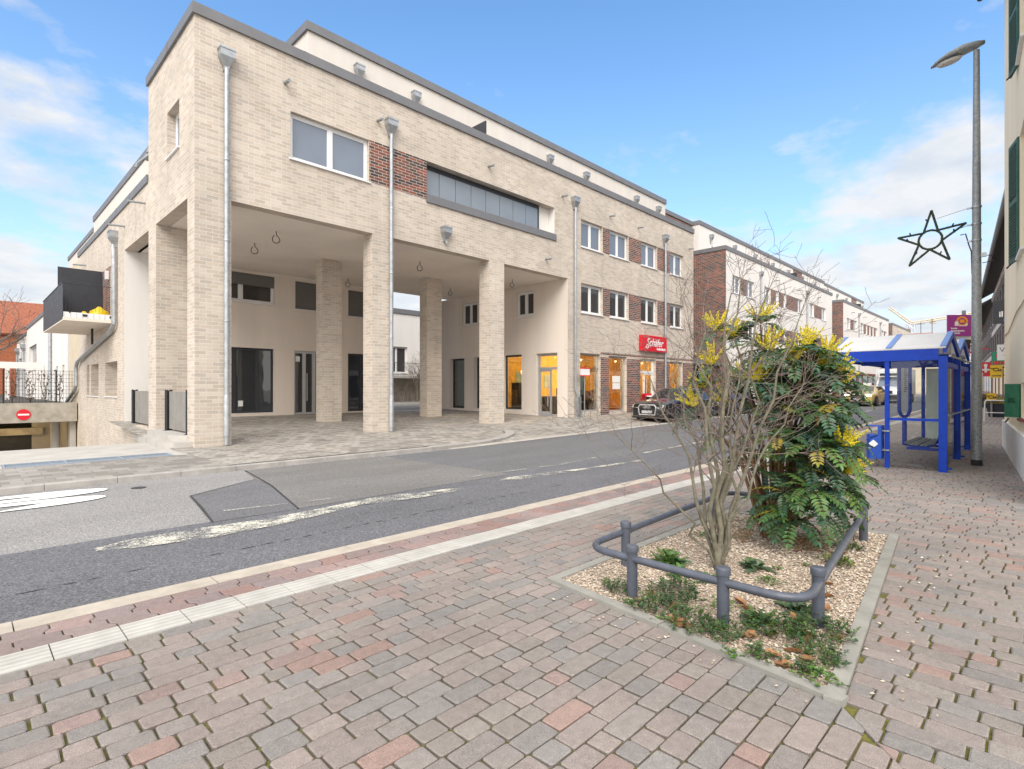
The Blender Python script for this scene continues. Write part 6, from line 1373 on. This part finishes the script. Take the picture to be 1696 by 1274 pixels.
def pinnate(p, d, ln, pairs, col):
    """arching midrib with opposite leaflets that grow towards the tip"""
    up = Vector((0, 0, 1)); s = d.cross(up); s = s.normalized() if s.length > .05 else Vector((1, 0, 0)); q = p.copy(); dd = d.copy(); pts = [p.copy()]; fr = rm_.uniform(.10, .2)
    for k in range(pairs + 1):
        q = q + dd * ln / (pairs + 1); pts.append(q.copy()); nrm_ = s.cross(dd).normalized(); t = (k + 1) / (pairs + 1); sz = ln * (.17 + .10 * math.sin(math.pi * min(1, t * .8 + .1)))
        for sg_ in (-1, 1):
            ld = (dd * .48 + s * sg_ * .85 - nrm_ * rm_.uniform(-.05, .22)).normalized(); leaflet(q, ld, nrm_, sz * rm_.uniform(.85, 1.1), sz * .21, col)
        dd = (dd - up * fr).normalized()
    leaflet(q, dd, s.cross(dd).normalized(), ln * .22, ln * .05, col)
    fo.tube(pts, .003, 3, caps=False, col=(.11, .13, .03))
def whorl(c, axis, nl, ln, tint=1.):
    a0 = rm_.random() * 6.28; o1 = axis.orthogonal().normalized(); o2 = axis.cross(o1)
    for k in range(nl):
        a = a0 + 6.283 * k / nl + rm_.uniform(-.3, .3); sp = rm_.uniform(.8, 1.6); d = (axis * math.cos(sp) + (o1 * math.cos(a) + o2 * math.sin(a)) * math.sin(sp)).normalized()
        col = rm_.choice(GRN) if rm_.random() > .02 else (.30, .25, .03); pinnate(c + d * .02, d, ln * rm_.uniform(.75, 1.15), rm_.randint(6, 8), tuple(v * tint for v in col))
def spikes(c, axis, n, ln):
    o1 = axis.orthogonal().normalized(); o2 = axis.cross(o1)
    for k in range(n):
        a = rm_.random() * 6.28; sp = rm_.uniform(.15, 1.1); d = (axis * math.cos(sp) + (o1 * math.cos(a) + o2 * math.sin(a)) * math.sin(sp) + Vector((0, 0, .25))).normalized(); L_ = ln * rm_.uniform(.7, 1.25)
        fl.tube([c, c + d * L_], .003, 3, caps=False, col=(.25, .26, .04))
        for q in range(int(L_ * 170)):
            t = (q + 1) / (L_ * 170); p = c + d * L_ * (.12 + .88 * t); w_ = Vector((rm_.gauss(0, 1), rm_.gauss(0, 1), rm_.gauss(0, 1))).normalized() * .014 * (1.15 - .75 * t); p = p + w_; r_ = .0098 * (1.2 - .6 * t); i0 = len(fl.v); col = rm_.choice([(.78, .62, .02), (.85, .72, .04), (.70, .57, .03), (.74, .66, .07)])
            fl.v += [tuple(p + Vector(e) * r_) for e in ((1, 0, 0), (-.5, .86, 0), (-.5, -.86, 0), (0, 0, 1.4), (0, 0, -1.4))]
            for f in ((0, 1, 3), (1, 2, 3), (2, 0, 3), (1, 0, 4), (2, 1, 4), (0, 2, 4)): fl.f.append(tuple(i0 + e for e in f)); fl.m.append(0); fl.c.append(col)
# canes: foot, sideways, depth, height, flowering
CANE = [(-.80, .15, 1.3, 1), (-.72, -.1, 1.72, 1), (-.6, .1, 2.08, 1), (-.66, .3, 1.5, 1), (-.5, .05, 1.3, 1), (-.42, -.2, 1.55, 1), (-.5, .2, 1.05, 0), (-.2, -.3, 1.85, 1), (.15, -.35, 1.95, 1), (.33, -.1, 1.98, 1), (.5, -.2, 1.9, 1), (.75, .0, 1.75, 1),  (-.35, .2, 2.0, 1), (-.30, -.25, 1.55, 1), (-.12, .1, 2.16, 1), (.02, -.3, 1.72, 1), (.05, .35, 1.9, 1), (.22, .0, 1.86, 1), (.40, -.2, 1.74, 1), (.55, .1, 1.78, 1), (.62, .3, 1.66, 1), (.70, -.1, 1.60, 1), (.48, -.45, 1.42, 0), (.72, .05, 1.28, 0), (.2, -.55, 1.35, 0), (.35, .45, 1.4, 0),
        (.62, -.25, 1.08, 0), (.74, .25, .98, 0), (.4, -.6, 1.0, 1), (.10, -.62, 1.02, 0), (-.2, -.45, 1.1, 0), (.55, -.42, .74, 1), (.3, -.68, .66, 0), (.02, -.66, .62, 0), (-.16, -.5, .58, 0), (.5, .3, .7, 0), (-.1, .5, .9, 0), (.18, -.58, .40, 0), (.42, -.45, .42, 0), (-.12, -.55, .34, 0), (.3, .1, .5, 0), (-.2, -.3, .42, 0), (.12, -.35, .9, 0), (.3, -.3, 1.2, 0), (-.05, -.2, 1.3, 0), (.5, -.05, 1.35, 0), (0., .1, 1.55, 0), (.3, .2, 1.5, 0)]
for sx, dp, hz, fw_ in CANE:
    hz *= 1.06 if hz > 1.1 and sx < .12 else 1.; tip = mb0 + Rv * sx * (.86 if sx > 0 else 1.) + Fv * dp + Vector((0, 0, hz)); ft = mb0 + Rv * sx * .16 + Fv * dp * .18; mid = ft.lerp(tip, .5) + Vector((0, 0, .14 * hz)) - (Rv * sx) * .12
    stm.tube([ft, ft.lerp(mid, .5) + Vector((0, 0, .03)), mid, tip], [.020, .018, .015, .009], 7, caps=False)
    axis = ((tip - mid).normalized() + Vector((0, 0, .35))).normalized(); whorl(tip, axis, rm_.randint(9, 12) if sx > -.4 else 5, .31 if hz > .5 else .29)
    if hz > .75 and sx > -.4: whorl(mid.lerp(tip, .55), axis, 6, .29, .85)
    if fw_: spikes(tip + Vector((0, 0, .02)), axis, rm_.randint(12, 17), .23)
for k in range(10): # spent orange-brown leaves low in the bush
    a = rm_.random() * 6.28; p = mb0 + Vector((math.cos(a) * .3, math.sin(a) * .35, .12)); pinnate(p, Vector((math.cos(a), math.sin(a), -.1)).normalized(), .22, 5, (.22, .12, .05))
stm.build('stem', 'mahonia_bark', mh, smooth=True, uv=False); fo.build('foliage', 'leafy', mh, uv=False); fl.build('flowers', 'petal', mh, uv=False)
# small plants
def strap_plant(seed, n, ln, wd, cols, drop):
    r = random.Random(seed); m = MB()
    for k in range(n):
        a = r.random() * 6.28; el = r.uniform(.35, 1.25); d = Vector((math.cos(a) * math.cos(el), math.sin(a) * math.cos(el), math.sin(el))); s = Vector((-math.sin(a), math.cos(a), 0)) * wd * r.uniform(.7, 1.2); p = Vector((r.gauss(0, .035), r.gauss(0, .035), 0)); L_ = ln * r.uniform(.6, 1.15); c = tuple(v * r.uniform(.75, 1.25) for v in r.choice(cols)); q = []
        for t, w_ in ((0, .35), (.35, .9), (.7, 1.), (.92, .6), (1.02, .05)):
            pp = p + d * L_ * t - Vector((0, 0, drop * L_ * t * t)); pp.z = max(.012, pp.z); q.append((pp - s * w_, pp + Vector((0, 0, -.004)), pp + s * w_))
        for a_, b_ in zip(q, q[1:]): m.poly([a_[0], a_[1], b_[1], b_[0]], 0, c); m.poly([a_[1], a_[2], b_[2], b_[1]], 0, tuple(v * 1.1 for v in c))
    return m
def low_plant(seed, n, R_, h, cols, lf):
    r = random.Random(seed); m = MB()
    for k in range(int(n / 7)):
        a = r.random() * 6.28; rr = R_ * math.sqrt(r.random()); p = Vector((rr * math.cos(a), rr * math.sin(a) * .75, .01)); tp = p + Vector((r.gauss(0, .035), r.gauss(0, .035), h * r.uniform(.5, 1.1) * (1 - .55 * rr / R_))); c0 = r.choice(cols)
        m.tube([p, tp], .0016, 3, caps=False, col=(.08, .08, .03))
        for q in range(7):
            b = p.lerp(tp, .35 + .65 * r.random()); a2 = r.random() * 6.28; d = Vector((math.cos(a2), math.sin(a2), r.uniform(-.1, .6))).normalized(); s = d.cross(Vector((0, 0, 1))).normalized() * lf * .42; L_ = lf * r.uniform(.8, 1.4); c = tuple(v * r.uniform(.75, 1.3) for v in c0)
            m.poly([b, b + d * L_ * .5 + s, b + d * L_], 0, c); m.poly([b, b + d * L_, b + d * L_ * .5 - s], 0, c)
    return m
GC = [(.05, .12, .035), (.07, .145, .04), (.04, .10, .04), (.095, .17, .04)]; GB = [(.10, .22, .035), (.13, .26, .04), (.08, .18, .03)]; GG = [(.085, .13, .065), (.10, .155, .085), (.06, .115, .05)]; GS = [(.07, .16, .045), (.09, .19, .05), (.06, .13, .04)]
P_low = [low_plant(1, 620, .21, .15, GC, .021), low_plant(2, 460, .17, .13, GC, .020), low_plant(3, 200, .10, .09, GC, .018)]
P_strap = [strap_plant(4, 46, .19, .022, GS, .35), strap_plant(5, 40, .16, .024, GG, .45)]
P_bri = [low_plant(6, 130, .09, .05, GB, .019), low_plant(7, 70, .05, .04, GB, .017)]; P_col = [low_plant(8, 300, .16, .12, [(.10, .2, .03), (.3, .3, .03), (.06, .12, .03)], .026)]
MESH = {}
def plant(kind, i, x, y, s, rz, label, group=None, sz=1.):
    key = (kind, i)
    if key not in MESH:
        mb = {'low': P_low, 'strap': P_strap, 'bri': P_bri, 'col': P_col}[kind][i]; o = mb.build({'low': 'ground_cover', 'strap': 'leafy_plant', 'bri': 'seedling', 'col': 'leafy_plant'}[kind], 'leafy', uv=False); MESH[key] = o
    else: o = MESH[key].copy(); COL.objects.link(o)
    o.location = (x, y, .008); o.scale = (s, s, s * sz); o.rotation_euler = (0, 0, rz); tag(o, label, 'plant', group)
def gp(u, v): 
    """bed position under a pixel of the 1696 px wide picture was measured once; kept as ground coordinates"""
    return None
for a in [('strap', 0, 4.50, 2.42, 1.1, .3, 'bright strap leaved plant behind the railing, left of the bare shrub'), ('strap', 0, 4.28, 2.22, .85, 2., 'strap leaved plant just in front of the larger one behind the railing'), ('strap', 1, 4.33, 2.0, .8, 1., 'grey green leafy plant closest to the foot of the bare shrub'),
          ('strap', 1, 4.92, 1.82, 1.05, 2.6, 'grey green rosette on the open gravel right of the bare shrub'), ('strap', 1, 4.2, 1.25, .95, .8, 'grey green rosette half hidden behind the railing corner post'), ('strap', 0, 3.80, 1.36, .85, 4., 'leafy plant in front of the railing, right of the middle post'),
          ('low', 0, 3.84, 2.02, 1.1, .5, 'dark green ground cover clump right behind the first two railing posts'), ('low', 1, 3.62, 2.36, .8, 1.4, 'small dark ground cover clump left of the leftmost railing post'), ('low', 1, 3.50, 1.98, 1.05, 2.2, 'dark ground cover clump by the edging, in front of the leftmost post'), ('low', 0, 3.42, 1.68, .95, .9, 'ground cover clump at the edging between the two front posts'),
          ('low', 1, 3.44, 1.46, .85, 3.3, 'ground cover clump at the foot of the middle front post'), ('low', 0, 3.72, 1.26, .95, 5., 'wide ground cover clump between the middle post and the corner post'), ('low', 0, 3.86, 1.02, 1.05, 2.7, 'tall dark ground cover clump around the foot of the corner post'), ('low', 2, 3.34, 1.2, 1.0, .2, 'small upright ground cover tuft near the front edging'), ('low', 1, 3.55, .95, .9, 4.2, 'ground cover clump near the front corner of the bed'),
          ('low', 2, 3.33, .99, .95, 1.2, 'thin ground cover tuft nearest the front corner of the bed'), ('col', 0, 5.55, 1.33, 1.0, .4, 'yellow green leafy plant by the right edging, near the far post'), ('col', 0, 6.15, 1.36, .8, 1.9, 'leafy plant with yellowing leaves at the foot of the far right post')]: plant(*a)
for x, y, s, i in ((3.27, .88, 1.1, 0), (3.22, 1.32, 1., 1), (3.46, 2.2, .9, 1), (4.62, 1.6, 1., 0), (5.02, 1.68, .8, 1), (3.9, 1.65, .9, 0), (3.36, 1.86, .8, 1), (4.42, 1.9, .8, 0), (3.5, .86, .8, 1), (5.3, 1.5, .7, 1), (3.98, 2.5, .9, 1), (4.75, 2.55, 1., 0), (5.6, 2.6, 1., 0), (3.72, 2.55, .8, 1)):
    plant('bri', i, x, y, s, RND.random() * 6, 'tiny bright green seedling tuft on the pale gravel', 'seedlings on the gravel')
# fallen leaves
LM = []
for sd_ in range(3):
    r = random.Random(sd_ + 60); m = MB(); n = 11; c = []
    for i in range(n): a = 2 * math.pi * i / n; rr = .05 * (1 if i % 2 else .8) * r.uniform(.85, 1.15); c.append((rr * math.cos(a) * 1.25, rr * math.sin(a), .012 + .02 * abs(math.sin(a)) + r.uniform(0, .012)))
    for i in range(n): m.poly([(0, 0, .006), c[i], c[(i + 1) % n]])
    m.tube([(-.05, 0, .012), (-.09, .012, .008)], .002, 3); LM.append(m)
LO = [None] * 3
for k, (x, y) in enumerate(((3.40, 1.78), (3.37, 1.72), (3.52, 1.33), (3.62, 1.24), (3.36, 1.14), (3.5, 1.06), (3.43, .98), (3.75, 1.05), (3.95, 1.52), (4.02, 1.60), (3.62, 1.92), (3.52, 2.15), (4.35, 1.12), (4.6, 1.17), (3.86, .92), (5.9, 1.36), (5.3, 1.35), (3.7, 2.15), (4.0, 1.2), (6.0, 1.6), (3.28, 1.05), (4.9, 1.24))):
    i = k % 3
    if LO[i] is None: o = LO[i] = LM[i].build('fallen_leaf', 'dry_leaf')
    else: o = LO[i].copy(); COL.objects.link(o)
    s = RND.uniform(.65, 1.05); o.location = (x, y, .012); o.rotation_euler = (RND.uniform(-.3, .3), RND.uniform(-.3, .3), RND.random() * 6.28); o.scale = (s, s, s); tag(o, 'dry orange brown leaf lying on the gravel bed', 'leaf', 'fallen leaves on the gravel')
# bare trees far away
def bare_tree(label, x, y, z, h, seed, sp_=1.):
    r = random.Random(seed); t = thing('bare_tree', label, 'tree', (x, y, z)); a, b = MB(), MB(); p = Vector((x, y, z)); th_ = h * .38; top = p + Vector((0, 0, th_)); a.tube([p, p + Vector((0, 0, th_ * .5)), top], [h * .026, h * .022, h * .018], 8, caps=False)
    for k in range(9):
        an = 6.283 * k / 9 + r.random(); el = r.uniform(.5, 1.2); d = Vector((math.cos(an) * math.cos(el) * sp_, math.sin(an) * math.cos(el) * sp_, math.sin(el))).normalized(); grow(b, top - Vector((0, 0, r.random() * th_ * .3)), d, h * r.uniform(.38, .58), h * .011, 3, r, .2, .08, kids=(3, 4), minr=h * .0012)
    a.build('trunk', 'bark', t, smooth=True, uv=False); b.build('crown', 'twig', t, uv=False)
bare_tree('bare winter tree in front of the old red brick house', 1.0, 70, .8, 9.5, 31); bare_tree('bare winter tree at the far end of the street beside the crane', 150, 10.5, .5, 10.5, 32)
bare_tree('second bare tree at the left edge in front of the tiled roof', -2.2, 72, .8, 8.6, 33); bare_tree('slender bare young tree in the courtyard behind the passage', 26.6, 37, .5, 3.4, 34, .4)
